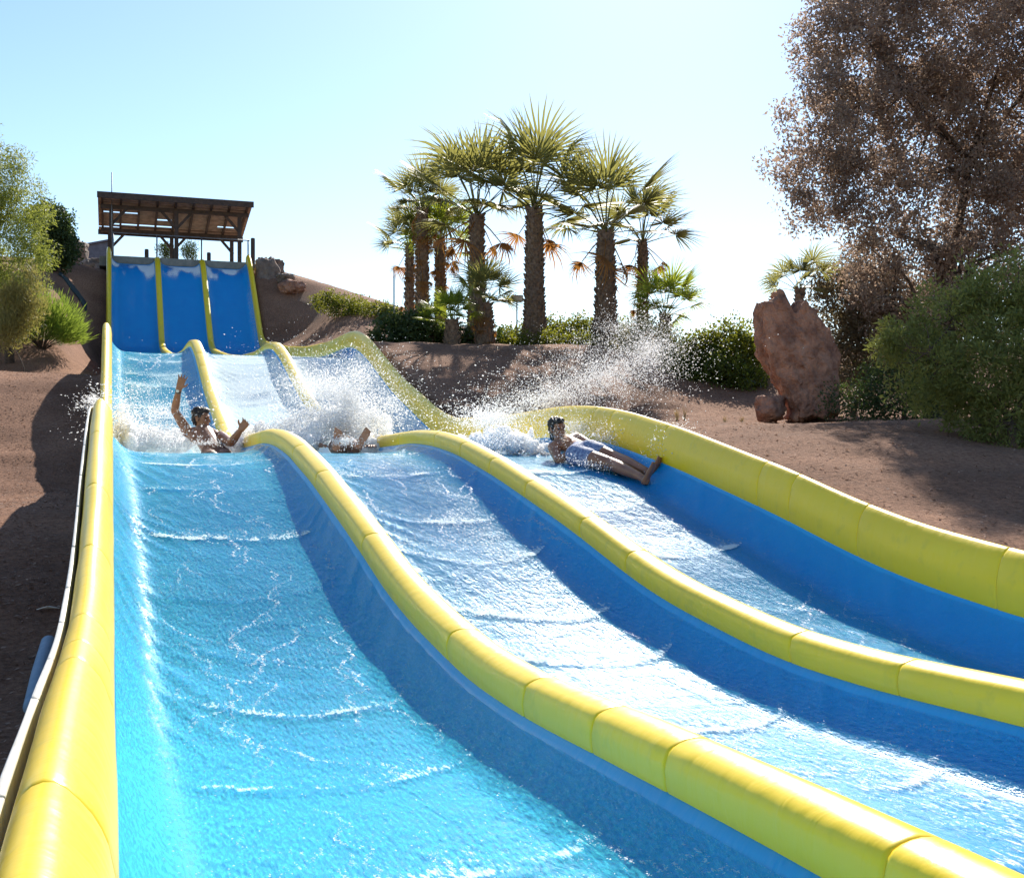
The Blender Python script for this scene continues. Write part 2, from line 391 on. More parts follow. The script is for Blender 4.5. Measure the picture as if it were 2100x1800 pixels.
def lane_z(x, Y, lane):
    """height of the lane skin; x is measured from the lane's left pad line, 0..LW"""
    D = DEP(Y)
    sl_ = .0 if lane == 0 else .085; sr_ = .0 if lane == 2 else .085
    tl = -.06 if lane == 0 else -.13; trr = -.06 if lane == 2 else -.13
    a = np.clip((x - sl_) / .26, 0, 1); b_ = np.clip((LW - sr_ - x) / .26, 0, 1)
    z = -D + (D + tl) * (1 - a) ** 2.4 + (D + trr) * (1 - b_) ** 2.4
    z = z - .018 * np.sin(np.pi * np.clip(x / LW, 0, 1))
    # folds of the loose skin: slanting away from each side wall
    fl = np.clip(1 - (x - sl_) / .55, 0, 1); fr_ = np.clip(1 - (LW - sr_ - x) / .28, 0, 1)
    ph = Y + .25 * vnoise(x * 0 + Y, x * 0 + lane, .7, 11) * 2
    for fall, dist, amp_ in ((fl, x - sl_, 1), (fr_, LW - sr_ - x, .55)):
        w = (ph + 2.1 * dist) * 2 * np.pi / (.34 + .05 * lane)
        rid = np.maximum(np.sin(w + 2.5 * vnoise(ph, dist * 0, 1.3, 17)), 0) ** 3 * np.clip(.6 + 2.2 * vnoise(ph, dist, 1.9, 12 + lane), 0, 1.6)
        z = z + .024 * rid * fall * amp_ * np.clip(dist / .05, 0, 1) * sstep(36.5, 34, Y)
    return z

def lane_obj(lane):
    xs = np.concatenate([np.linspace(.0, .3, 14), np.linspace(.33, LW - .33, 16), np.linspace(LW - .3, LW, 14)])
    if lane > 0: xs = np.concatenate([np.linspace(.05, .3, 14), xs[14:]])
    if lane < 2: xs = np.concatenate([xs[:-14], np.linspace(LW - .3, LW - .05, 14)])
    XX, YY = np.meshgrid(xs, YS)
    Z = lane_z(XX, YY, lane) + T(YY)
    n, m = len(xs), len(YS); id_ = np.arange(n * m).reshape(m, n)
    q = np.stack([id_[:-1, :-1], id_[:-1, 1:], id_[1:, 1:], id_[1:, :-1]], -1).reshape(-1, 4)
    lo = put(link('lane', mesh_np('lane', np.stack([XX + lane * LW, YY, Z], -1).reshape(-1, 3), q, True), M['blue'], slide))
    # ---- running water over the lane
    sl_ = .015 if lane == 0 else .11; sr_ = .015 if lane == 2 else .11
    xw = np.linspace(sl_, LW - sr_, 58)
    Yw = np.concatenate([np.arange(-.6, 11.5, .022), np.arange(11.5, 24, .05), np.arange(24, YTOP - .1, .12)])
    XX, YY = np.meshgrid(xw, Yw)
    c = (XX - LW / 2) / (LW / 2)
    foam = np.zeros_like(XX); h = np.zeros_like(XX)
    ruf = np.full_like(XX, .55) + .5 * vnoise(XX * 1.0, YY, 1.1, 40 + lane)
    r2 = np.random.default_rng(100 + lane)
    # roll waves: sharp curved fronts running down the lane
    fronts = {0: [2.05, 2.75, 3.75, 4.75, 5.6, 6.5, 7.6, 8.8, 9.7], 1: [1.6, 2.4, 3.1, 4.1, 5.2, 6.0, 7.0, 7.9, 9.2], 2: [2.2, 3.3, 4.2, 5.0, 5.9, 7.0, 8.2, 9.3]}[lane]
    fronts = fronts + list(np.arange(16.3, 22, .75) + r2.uniform(-.2, .2, 8))
    for y0 in fronts:
        k = r2.uniform(.12, .5); off = r2.uniform(-.25, .25); amp = r2.uniform(.006, .013)
        yc = y0 + k * (c - off) ** 2 + .12 * vnoise(XX, XX * 0 + y0, 3.0, int(y0 * 100) % 97)
        s_ = YY - yc                                   # >0: uphill of the front
        prof = np.where(s_ > 0, np.exp(-s_ / .22), np.exp(-(s_ / .02) ** 2))
        win = sstep(.86, .5, np.abs(c)) * np.clip(.75 + 1.1 * vnoise(XX, XX * 0 + y0 * 7, 2.4, 35), 0, 1)
        h += amp * prof * win
        st = r2.uniform(.16, .36)
        foam += st * np.where(s_ > 0, np.exp(-s_ / .07), np.exp(-(s_ / .012) ** 2)) * win * np.clip(.75 + 1.9 * vnoise(XX, YY, 15, 31) + 1.1 * vnoise(XX, YY, 4, 32), 0, 1.5)
        foam += st * .45 * np.where(s_ > 0, np.exp(-s_ / .35), 0) * win * (.7 + vnoise(XX, YY, 3.5, 33))
        ruf += .35 * np.where(s_ > 0, np.exp(-s_ / .35), 0)
    h += .004 * vnoise(XX, YY, 7, 51 + lane) + .0035 * vnoise(XX, YY * .6, 16, 52 + lane)
    foam = np.clip(foam, 0, .6)
    foam += (.09, .19, .19)[lane] * np.clip(.55 + 1.1 * vnoise(XX, YY * .5, 2.1, 61 + lane) + .5 * vnoise(XX, YY, 5.5, 65 + lane), 0, 1) * (.2 + .8 * sstep(.85, .5, np.abs(c)))  # patchy specks: loose foam, and sun glitter painted in white
    # churned water on the landing and on the drop below the first crest
    land = sstep(11.2, 12.2, YY) * sstep(16.6, 15.2, YY)
    drop = sstep(15, 16.5, YY) * sstep(22.5, 21, YY)
    foam += .5 * land + (.13 + .17 * lane) * drop * (.5 + vnoise(XX, YY, 2.2, 71) + .5)
    h += land * .03 * (vnoise(XX, YY, 5, 72) + .2)
    steep = sstep(35.5, 37.5, YY)
    foam = foam * (1 - steep) + steep * (.02 + .62 * sstep(39.5, 40.4, YY) * np.clip(vnoise(XX, YY * .4, 5.2, 73 + lane) * 2.2 + .15, 0, 1) + .12 * np.clip(vnoise(XX, YY * .12, 6, 75 + lane) * 2, 0, 1) + .10 * sstep(.25, .05, XX) + .10 * sstep(.25, .05, LW - XX))
    ruf = np.clip(ruf * (1 - .8 * steep), 0, 1.2)
    foam_lit = np.clip((.22, .14, .10)[lane] + .16 * vnoise(XX, YY * .4, 1.3, 81 + lane) + .14 * sstep(9, 2, YY) * (1 if lane == 0 else 0), 0, 1) * (.25 + .75 * sstep(.95, .55, c)) * (1 - .9 * steep)  # sun and sky tone painted in: stronger low down, weaker on the shaded right
    Z = lane_z(XX, YY, lane) + T(YY) + .006 + h * (1 - steep * .8)
    n, m = len(xw), len(Yw); id_ = np.arange(n * m).reshape(m, n)
    q = np.stack([id_[:-1, :-1], id_[:-1, 1:], id_[1:, 1:], id_[1:, :-1]], -1).reshape(-1, 4)
    me = mesh_np('water', np.stack([XX + lane * LW, YY, Z], -1).reshape(-1, 3), q, True)
    fattr(me, 'foam', foam.ravel()); fattr(me, 'ruffle', ruf.ravel()); fattr(me, 'sunlit_bubbles', foam_lit.ravel())
    wob = link('water', me, M['water'])
    tag(wob, ['thin sheet of rippled water running down the leftmost slide lane', 'foaming sheet of water running down the middle slide lane',
              'glittering sheet of water running down the rightmost slide lane'][lane], 'water', kind='structure')
    return lo
for i in range(3): lane_obj(i)

def sweep(name, sec, y0, y1, mat, parent, x0, taper=True, closed=False, step=.12):
    """a cross section (x, z) swept along the slide from y0 to y1, its ends drawn in a little"""
    n = max(2, int((y1 - y0) / step) + 1)
    ys = list(np.linspace(y0, y1, n))
    if taper: ys = [y0, y0 + .004, y0 + .014] + ys[1:-1] + [y1 - .014, y1 - .004, y1]
    m = len(ys); k = len(sec); sec = np.array(sec)
    cen = sec.mean(0); V = []
    for i, y in enumerate(ys):
        s = sec
        if taper:
            j = min(i, m - 1 - i); sh = (.0055, .002, .0)[j] if j < 3 else 0
            d = sec - cen; d = d / (np.linalg.norm(d, axis=1)[:, None] + 1e-6); s = sec - d * sh
            qa = np.arange(k) * .3 + x0; ya = np.full(k, y)
            s = s + .0045 * np.stack([vnoise(ya, qa, 2.3, 91), vnoise(ya, qa, 1.7, 92)], -1)
        V += [(x0 + p[0], y, p[1] + float(T(y))) for p in s]
    Fs = []
    for i in range(m - 1):
        for q in range(k - 1 + closed):
            a, b = i * k + q, i * k + (q + 1) % k
            Fs.append((a, b, b + k, a + k))
    if taper: Fs.append(tuple(range(k - 1, -1, -1))); Fs.append(tuple((m - 1) * k + q for q in range(k)))
    me = bpy.data.meshes.new(name); me.from_pydata(V, [], Fs)
    me.polygons.foreach_set('use_smooth', np.array([len(f) == 4 for f in Fs])); me.update()
    o = link(name, me, mat, parent)
    return put(o) if parent is slide else o

def pad_run(sec, x0, parent, seed, y_end=YTOP):
    r = np.random.default_rng(seed); y = -.5
    while y < y_end - .05:
        ln = r.choice([.45, .7, .9, 1.2, 1.6, 2.0]) * r.uniform(.85, 1.1)
        if y > 12: ln *= 1.8
        e = min(y + ln, y_end)
        if y_end - e < .5: e = y_end
        sweep('pad', sec, y, e, M['yellow'], parent, x0, step=.1 if y < 12 else .2)
        y = e

def arc(pts, n=5):
    """Catmull-Rom through the section points"""
    p = [np.array(q, float) for q in pts]; out = []
    for i in range(len(p) - 1):
        p0, p1, p2, p3 = p[max(i - 1, 0)], p[i], p[i + 1], p[min(i + 2, len(p) - 1)]
        for t in np.linspace(0, 1, n, endpoint=False):
            out.append(.5 * ((2 * p1) + (-p0 + p2) * t + (2 * p0 - 5 * p1 + 4 * p2 - p3) * t * t + (-p0 + 3 * p1 - 3 * p2 + p3) * t ** 3))
    out.append(p[-1]); return out

div_sec = arc([(-.075, -.155), (-.088, -.11), (-.088, -.06), (-.066, -.018), (0, 0), (.066, -.018), (.088, -.06), (.088, -.11), (.075, -.155)], 3)
for i in (1, 2):
    core = sweep('divider', [(-.08, -.62), (-.08, -.14), (-.04, -.10), (.04, -.10), (.08, -.14), (.08, -.62)], -.55, YTOP, M['blue'], slide, i * LW, taper=False, step=.2)
    pad_run(div_sec, i * LW, core, 20 + i)
in_sec = arc([(-.02, -.09), (.004, -.06), (.012, .04), (.002, .13), (-.026, .205), (-.075, .255), (-.118, .24), (-.142, .18), (-.146, .06), (-.13, -.05)], 3)
for side in (0, 1):
    sgn = 1 if side == 0 else -1; x0 = 0 if side == 0 else 3 * LW
    sec = [(p[0] * sgn, p[1]) for p in in_sec]
    if side: sec = sec[::-1]
    cs = [(-.03 * sgn, -.85), (-.03 * sgn, .1), (-.12 * sgn, .1), (-.12 * sgn, -.85)]
    core = sweep('side_wall', cs, -.55, YTOP, M['concrete'], slide, x0, taper=False, step=.2)
    pad_run(sec, x0, core, 30 + side)
    # thin white edging panels behind the pad, butted end to end
    y = -.5; r = np.random.default_rng(50 + side)
    while y < 11.6:
        e = y + r.uniform(.62, .92)
        bs = [(-.158 * sgn, -.35), (-.158 * sgn, .185), (-.160 * sgn, .188), (-.173 * sgn, .188), (-.175 * sgn, .185), (-.175 * sgn, -.35)]
        if side: bs = bs[::-1]
        o = sweep('edging_panel', bs, y + .005, e - .005, M['white_panel'], core, x0, taper=True, step=.15)
        y = e
# foam threads drifting on the water: strings of small flecks
def threads():
    for lane in range(3):
        r = np.random.default_rng(200 + lane); pts = []; sz = []
        nth = (60, 95, 60)[lane]
        for t in range(nth):
            y = 1.2 + 9.4 * r.random() ** 1.2 if t < nth * .75 else r.uniform(16.5, 21.8)
            far = y > 12
            x = r.uniform(.2, LW - .22); n = int(r.uniform(14, 80)); w0 = r.uniform(.0016, .0042) * (1.8 if far else 1)
            dx = r.normal(0, .25); st = .017 * (2 if far else 1)
            for k in range(n):
                dx = dx * .8 + r.normal(0, .38)
                if r.random() < .06: dx = r.normal(0, 1.2)
                x = min(max(x + dx * st, .14), LW - .14); y += st * r.uniform(.5, 1.2)
                env = math.sin(math.pi * (k + .5) / n) ** .5 * (.35 + abs(r.normal(0, .7)))
                for q in range(r.integers(3, 7)):
                    pts.append((x + r.normal(0, w0 * 1.1), y + r.normal(0, .009))); sz.append(w0 * env * r.uniform(.3, 1.1))
        for q in range(2600):                          # loose bubbles
            y = 1.2 + 9.5 * r.random() ** 1.3; pts.append((r.uniform(.14, LW - .14), y)); sz.append(r.uniform(.0008, .0022))
        pts = np.array(pts); sz = np.array(sz) + .0006; n = len(pts)
        z = lane_z(pts[:, 0], pts[:, 1], lane) + T(pts[:, 1]) + .012
        C = np.stack([pts[:, 0] + lane * LW, pts[:, 1], z], -1)
        a = r.uniform(0, 6.28, n); ca, sa = np.cos(a), np.sin(a); o0 = np.zeros(n)
        ax = np.stack([ca, sa, r.normal(0, .25, n)], -1) * sz[:, None]; ay = np.stack([-sa, ca, r.normal(0, .25, n)], -1) * sz[:, None] * 1.8
        up = np.stack([o0, o0, sz * .3 + .0006], -1)
        V = np.stack([C - ax, C - ay, C + ax, C + ay, C + up], 1).reshape(-1, 3)
        bi = np.arange(n)[:, None] * 5
        Fq = np.concatenate([bi + np.array([[0, 1, 4]]), bi + np.array([[1, 2, 4]]), bi + np.array([[2, 3, 4]]), bi + np.array([[3, 0, 4]])])
        me = mesh_np('foam', V, Fq, True)
        tag(link('foam', me, M['drop']), ['white foam threads on the leftmost water lane', 'white foam threads on the middle water lane', 'white foam threads on the rightmost water lane'][lane], 'foam', kind='stuff')
threads()

# ------------------------------------------------------------------ start tower on the hill
PZ = 6.50                                               # platform level
def tower():
    pf = empty('start_platform', (2.1, 42.3, PZ - .3))
    tag(pf, 'grey concrete start platform at the top of the blue lanes', 'platform')
    off = Vector(pf.location)
    b = MB(); b.box(Vector((2.18, 42.75, PZ - .16)) - off, (2.55, 1.95, .16)); b.build('slab', M['concrete'], pf)
    b = MB(); b.box(Vector((2.18, 40.86, PZ - .09)) - off, (2.36, .07, .12)); b.build('lip', M['concrete'], pf)

    sh = empty('wooden_shelter', (2.1, 42.5, PZ)); o = Vector(sh.location)
    tag(sh, 'dark timber shelter with sloping plank roof over the slide start', 'shelter')
    FY, RY = 41.35, 43.6
    fz = lambda y: 8.42 + (y - 40.7) * (-.17)           # underside of the roof
    for x in (.0, 2.1, 4.2):
        b = MB(); b.bar(Vector((x, FY, PZ)) - o, Vector((x, FY, fz(FY) - .13)) - o, .13, .13); b.build('post', M['wood'], sh)
        b = MB(); b.bar(Vector((x - .05, RY, PZ)) - o, Vector((x - .05, RY, fz(RY) - .13)) - o, .13, .13); b.build('post', M['wood'], sh)
        for y, z1 in ((FY, fz(FY) - .12), (RY, fz(RY) - .12)):
            for s_ in (-1, 1):
                if (x == 0 and s_ < 0) or (x == 4.2 and s_ > 0): continue
                b = MB(); b.bar(Vector((x, y, z1 - .55)) - o, Vector((x + s_ * .48, y, z1)) - o, .085, .085); b.build('brace', M['wood'], sh)
    for y in (FY, RY):
        b = MB(); b.box(Vector((2.08, y, fz(y) - .065)) - o, (2.42, .075, .065)); b.build('beam', M['wood'], sh)
    ang = math.atan(-.17); R = Matrix.Rotation(ang, 3, 'X')
    for x in np.linspace(-.28, 4.42, 9):
        yc = 42.3; b = MB(); b.box(Vector((x, yc, fz(yc) + .045)) - o, (.035, 1.72, .045), R); b.build('rafter', M['wood'], sh)
    y = 40.62; k = 0; rr = np.random.default_rng(5)
    while y < 43.98:                                    # roof boards, some short ones leave gaps the sky shows through
        w = .155; yc = y + w / 2
        segs = [(-.42, 4.58)]
        if k in (7, 10, 13, 15, 17, 19): 
            g = {7: (.1, .55), 10: (-.3, .9), 13: (1.5, 2.0), 15: (3.6, 4.2), 17: (.0, 2.05), 19: (-.42, .3)}[k]
            segs = [q for q in ((-.42, g[0]), (g[1], 4.58)) if q[1] - q[0] > .1]
        for a, c in segs:
            b = MB(); b.box(Vector(((a + c) / 2, yc, fz(yc) + .105 + rr.uniform(-.006, .006))) - o, ((c - a) / 2, w / 2 - .005, .014), R); b.build('roof_plank', M['plank'], sh)
        y += w + .004; k += 1
    b = MB(); b.box(Vector((2.08, 40.6, fz(40.6) + .04)) - o, (2.52, .02, .1)); b.build('fascia', M['wood'], sh)
    b = MB(); b.box(Vector((2.08, 44.05, fz(44.05) + .02)) - o, (2.52, .02, .09)); b.build('fascia', M['wood'], sh)

    a = MB(); a.tube([(0, 0, 0), (0, 0, 2.85)], [.022, .016], 8)
    m = a.build('antenna_mast', M['metal'], None, True, (.02, 41.15, PZ)); tag(m, 'thin dark mast rising above the left end of the shelter roof', 'mast')

    rl = empty('safety_railing', (2.1, 40.98, PZ)); o = Vector(rl.location)
    tag(rl, 'thin grey metal railing across the top of the slide lanes', 'railing')
    b = MB(); b.tube([Vector((.0, 40.98, PZ + .82)) - o, Vector((4.5, 40.98, PZ + .82)) - o], .022, 8); b.build('rail', M['metal'], rl, True)
    for x in (.06, LW, 2 * LW, 4.45):
        b = MB(); b.tube([Vector((x, 40.98, PZ - .02)) - o, Vector((x, 40.98, PZ + .81)) - o], .024, 8); b.build('rail_post', M['metal'], rl, True)
    spots = [((1.15, 42.0), .5, 'short dark bollard left of the shelter middle post', .07), ((2.06, 41.9), .5, 'short dark bollard beside the shelter middle posts', .07),
             ((3.22, 42.0), .5, 'short dark bollard between the middle and right shelter posts', .07), ((4.62, 41.05), .92, 'tall dark wooden post at the right end of the railing', .075),
             ((4.95, 42.0), .42, 'short dark stub behind the boulders right of the platform', .06)]
    for (x, y), h, lb, r in spots:
        b = MB(); b.tube([(0, 0, -.35), (0, 0, h - .03), (0, 0, h)], [r, r, r * .8], 10)
        tag(b.build('bollard', M['wood'], None, False, (x, y, PZ)), lb, 'bollard', 'wooden bollards at the slide start')
    # grey roof of a lower building beyond the hill
    hu = empty('far_hut', P(195, 520, 52)); tag(hu, 'far hut with sloping slate grey roof left of the tower', 'hut')
    b = MB(); b.add([(-1.3, -.6, .1), (.75, -.6, .62), (.75, 1.2, .62), (-1.3, 1.2, .1), (-1.3, -.6, .02), (.75, -.6, .54), (.75, 1.2, .54), (-1.3, 1.2, .02)],
        [(0, 1, 2, 3), (7, 6, 5, 4), (0, 4, 5, 1), (1, 5, 6, 2), (2, 6, 7, 3), (3, 7, 4, 0)]); b.build('roof', M['slate'], hu)
    b = MB(); b.add([(-1.2, -.5, -1.4), (.65, -.5, -1.4), (.65, -.5, .5), (-1.2, -.5, .04), (-1.2, 1.1, -1.4), (.65, 1.1, -1.4), (.65, 1.1, .5), (-1.2, 1.1, .04)],
        [(0, 1, 2, 3), (5, 4, 7, 6), (1, 5, 6, 2), (4, 0, 3, 7)]); b.build('wall', M['slate'], hu)
tower()

# ------------------------------------------------------------------ rocks
def rock(name, loc, size, seed, mat, label, rotz=0, sub=5, shape=None, group=None, amp=.28):
    import bmesh
    bm = bmesh.new(); bmesh.ops.create_icosphere(bm, subdivisions=sub, radius=1)
    sv = Vector((seed * 3.7, seed * 1.3, seed * 2.1))
    for v in bm.verts:
        d = v.co.normalized(); p = d * 1.0
        # flattened facets, then broken relief
        q = max(abs(d.x), abs(d.y), abs(d.z), abs(d.x + .6 * d.z) * .85, abs(d.y - .7 * d.x) * .8); p = d * (1 / (q ** .7))
        n1 = noise.fractal(d * 1.3 + sv, .9, 2.1, 4); n2 = noise.fractal(d * 4.5 + sv, .8, 2.2, 5)
        c1 = noise.cell(d * 2.2 + sv) if False else 0
        n3 = noise.ridged_multi_fractal(d * 3.1 + sv, .9, 2.1, 5, 1.0, 2.0); n4 = noise.noise(d * 22 + sv)
        r = 1 + amp * n1 + .10 * n2 - .035 * n3 + .012 * n4
        p = p * r
        p = Vector((p.x * size[0], p.y * size[1], p.z * size[2]))
        if shape: p = shape(p, size)
        v.co = p
    me = bpy.data.meshes.new(name); bm.to_mesh(me); bm.free()
    me.polygons.foreach_set('use_smooth', np.ones(len(me.polygons), dtype=bool)); me.update()
    o = link(name, me, mat, None, loc); o.rotation_euler = (0, 0, rotz)
    tag(o, label, 'rock', group); return o

def tall_shape(p, s):
    """outline of the leaning rock: left and right edge and depth for each height"""
    t = max(-1.15, min(1.15, p.z / s[2]))
    hw = max(.45, (1 - min(abs(t), 1) ** 5) ** .5); u = max(-1.12, min(1.12, p.x / (s[0] * hw)))
    lf = np.interp(t, [-1, -.75, -.4, -.1, .3, .65, 1], [-.20, -.33, -.48, -.60, -.72, -.70, -.58])
    rt = np.interp(t, [-1, -.75, -.4, -.1, .3, .65, 1], [.36, .50, .52, .50, .44, .36, .10])
    z = p.z
    if t > .4: z += s[2] * (t - .4) / .6 * (-.22 * math.exp(-((u + .02) / .2) ** 2) + .10 * math.exp(-((u + .62) / .3) ** 2) - .20 * float(sstep(.1, 1.0, u)))
    return Vector((lf + (rt - lf) * (u + 1) / 2, p.y, z))
dR = 17.0; pr = P(1650, 735, dR)
rock('tall_rock', pr, (.56, .42, .90), 3, M['rock'], 'tall upright reddish rock standing beside the big tree', -TH, 6, tall_shape, amp=.12)
p2 = P(1580, 838, 16.8); rock('boulder', p2, (.22, .22, .19), 8, M['rock'], 'small squat boulder at the foot of the tall rock', .4, 4)
for i, (x, y, d, s, lb, mt) in enumerate([
    (546, 570, 39.5, (.40, .45, .62), 'large upright boulder right of the slide top', 'rock_grey'),
    (566, 548, 40, (.22, .3, .26), 'small boulder on top of the heap right of the slide top', 'rock_grey'),
    (586, 572, 39, (.36, .3, .16), 'flat slab of rock in the heap right of the slide top', 'rock_grey'),
    (598, 590, 38.6, (.34, .35, .24), 'rounded reddish boulder lowest in the heap right of the slide top', 'rock'),
    (152, 530, 43, (.48, .5, .68), 'big grey brown boulder left of the tower', 'rock_grey'),
    (188, 548, 41.5, (.42, .4, .3), 'low boulder between the tower and the big left boulder', 'rock_grey'),
    (212, 560, 40.3, (.2, .3, .34), 'narrow boulder tight against the slide top on the left', 'rock_grey')]):
    rock('boulder', P(x, y, d), s, 20 + i, M[mt], lb, i * .7, 4, group='boulders around the slide start')

# ------------------------------------------------------------------ foliage
def leaf_mesh(name, C, R, per, ll, lw, seed, up=0.0, droop=0.0, flat=1.0, outward=0.5):
    """small pointed leaves: C (n,3) clump centres, R (n,) radii, per leaves each"""
    r = np.random.default_rng(seed); C = np.asarray(C); n = len(C) * per
    d = r.normal(size=(n, 3)); d /= np.linalg.norm(d, axis=1)[:, None]
    rad = np.repeat(R, per) * r.random(n) ** .45
    pos = np.repeat(C, per, 0) + d * rad[:, None] * np.array([1, 1, flat])
    a = d * outward + r.normal(size=(n, 3)) * .6; a[:, 2] += up - droop
    a /= np.linalg.norm(a, axis=1)[:, None]
    b = np.cross(a, r.normal(size=(n, 3))); b /= np.linalg.norm(b, axis=1)[:, None] + 1e-9
    L_ = ll * r.uniform(.6, 1.3, n)[:, None]; W = lw * r.uniform(.7, 1.25, n)[:, None]
    V = np.stack([pos, pos + a * L_ * .5 + b * W, pos + a * L_, pos + a * L_ * .5 - b * W], 1).reshape(-1, 3)
    me = mesh_np(name, V, np.arange(n * 4).reshape(-1, 4))
    tint = np.clip(np.repeat(r.random(len(C)), per) * .5 + r.random(n) * .5, 0, 1)
    fattr(me, 'tint', np.repeat(tint, 4))
    return me

def blobs_to_clumps(blobs, n, seed, surf=.6, rmin=.18, rmax=.34):
    """blobs: (centre, (rx,ry,rz)); clump centres spread through and near the surface of the union"""
    r = np.random.default_rng(seed)
    vol = np.array([b[1][0] * b[1][1] * b[1][2] for b in blobs]) ** .75; vol /= vol.sum()
    out = []
    for i, b in enumerate(blobs):
        k = max(1, int(n * vol[i]))
        d = r.normal(size=(k, 3)); d /= np.linalg.norm(d, axis=1)[:, None]
        rr = np.where(r.random(k) < surf, r.uniform(.75, 1.05, k), r.random(k) ** .33)
        out.append(np.array(b[0]) + d * rr[:, None] * np.array(b[1]))
    C = np.concatenate(out); return C, r.uniform(rmin, rmax, len(C))

def limbs(name, base, C, mat, parent, r0, n, seed, fork=.35, trunks=1):
    """tapered trunk(s) with limbs reaching towards n of the clumps"""
    r = np.random.default_rng(seed); b = MB(); base = Vector(base)
    cen = Vector(C.mean(0)); fk = base + (cen - base) * fork
    b.tube([base + Vector((0, 0, -.3)), base.lerp(fk, .4) + Vector(r.normal(0, .06, 3)), fk], [r0 * 1.25, r0, r0 * .75], 10)
    hubs = [(fk, r0 * .7)]
    order = r.permutation(len(C))[:n]
    for j in order:
        t = Vector(C[j])
        h, hr = min(hubs, key=lambda q: (q[0] - t).length + r.uniform(0, .3))
        m = h.lerp(t, .5) + Vector(r.normal(0, .12, 3)) * (t - h).length + Vector((0, 0, .06 * (t - h).length))
        ra = max(hr * .62, .008)
        b.tube([h, h.lerp(m, .6), m, t], [ra, ra * .8, ra * .6, ra * .25], 6, False)
        if len(hubs) < 40: hubs.append((m, ra * .8))
    return b.build(name, mat, parent, True)

def plant(name, label, cat, base, blobs, n, per, ll, lw, mat, seed, r0=.05, nl=14, group=None, surf=.6, rr=(.18, .34), crown='crown', trunk='trunk', bark='bark', **kw):
    base = Vector(base); root = empty(name, base); tag(root, label, cat, group)
    bl = [(np.array(c) - np.array(base), s) for c, s in blobs]
    C, R = blobs_to_clumps(bl, n, seed, surf, *rr)
    link(crown, leaf_mesh(crown, C, R, per, ll, lw, seed + 1, **kw), M[mat], root)
    limbs(trunk, (0, 0, 0), C, M[bark], root, r0, nl, seed + 2)
    return root

def pb(x, y, d, rx, ry, rdep=None):
    """blob from photo pixels: centre at depth d, half sizes rx, ry in pixels, rdep in metres"""
    k = d / F
    return (P(x, y, d), (rx * k, rdep or rx * k, ry * k))

def gbase(x, d):
    p = P(x, 930, d); return Vector((p.x, p.y, float(terr(p.x, p.y))))

# the big tree on the right
tb = gbase(1920, 17.5)
plant('broadleaf_tree', 'huge fine leaved dark tree filling the upper right corner', 'tree', tb,
      [pb(1700, 250, 17, 105, 120), pb(1650, 345, 17, 85, 75), pb(1790, 120, 17.5, 150, 150, 1.2), pb(1950, 60, 17.5, 190, 160, 1.5), pb(2080, 200, 18, 170, 200, 1.5), pb(1850, 260, 18, 150, 120, 1.3),
       pb(1690, 420, 17, 80, 60), pb(1800, 410, 17.3, 120, 100), pb(1960, 390, 17.8, 150, 120), pb(2100, 450, 17.5, 120, 130), pb(1840, 540, 17.8, 110, 70), pb(1980, 540, 17.5, 120, 80), pb(1780, -60, 18, 140, 100), pb(2000, -90, 18, 220, 110, 1.6), pb(1690, 90, 17.5, 70, 70),
       pb(2200, 50, 18, 150, 200), pb(2200, 330, 18, 150, 200), pb(1880, 640, 17.6, 110, 70), pb(2020, 640, 17.6, 110, 80), pb(1780, 560, 17.4, 60, 70)],
      1900, 95, .07, .0155, 'leaf_olive', 300, .19, 420, surf=.35, rr=(.10, .34), up=.1)
db = gbase(1745, 18.6)
plant('dusty_shrub', 'tall dusty brown shrub behind the tall rock', 'shrub', db,
      [pb(1720, 640, 18.6, 60, 90), pb(1770, 600, 18.8, 70, 80), pb(1800, 700, 18.4, 80, 90), pb(1740, 760, 18.4, 60, 80), pb(1850, 640, 19, 80, 90), pb(1900, 720, 18.8, 90, 90), pb(1680, 590, 18.8, 30, 40)],
      360, 110, .055, .016, 'leaf_dusty', 320, .05, 40, rr=(.16, .3))
ub = gbase(1850, 15.6)
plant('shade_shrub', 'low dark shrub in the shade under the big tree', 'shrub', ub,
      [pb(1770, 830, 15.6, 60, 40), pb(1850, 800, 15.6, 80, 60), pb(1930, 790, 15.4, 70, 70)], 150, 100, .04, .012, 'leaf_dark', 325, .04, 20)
rb = gbase(2085, 10.6)
plant('mastic_shrub', 'large feathery green shrub at the right edge nearest the slide', 'shrub', rb,
      [pb(1870, 700, 11.4, 65, 50), pb(1840, 720, 11.4, 40, 40), pb(1960, 660, 11.5, 90, 70), pb(2060, 610, 11.3, 90, 80), pb(1920, 790, 11.2, 80, 60), pb(2030, 760, 11.0, 110, 100), pb(2110, 700, 11, 90, 120), pb(2060, 880, 10.8, 60, 70), pb(2110, 920, 10.8, 50, 90), pb(2170, 800, 11, 90, 150), pb(1990, 860, 11.1, 50, 45), pb(2005, 905, 10.9, 42, 42), pb(2055, 965, 10.7, 40, 50), pb(2100, 990, 10.6, 45, 40)],
      420, 95, .06, .0085, 'leaf_shrub', 330, .05, 90, rr=(.06, .22), up=.25, outward=.9, surf=.75)

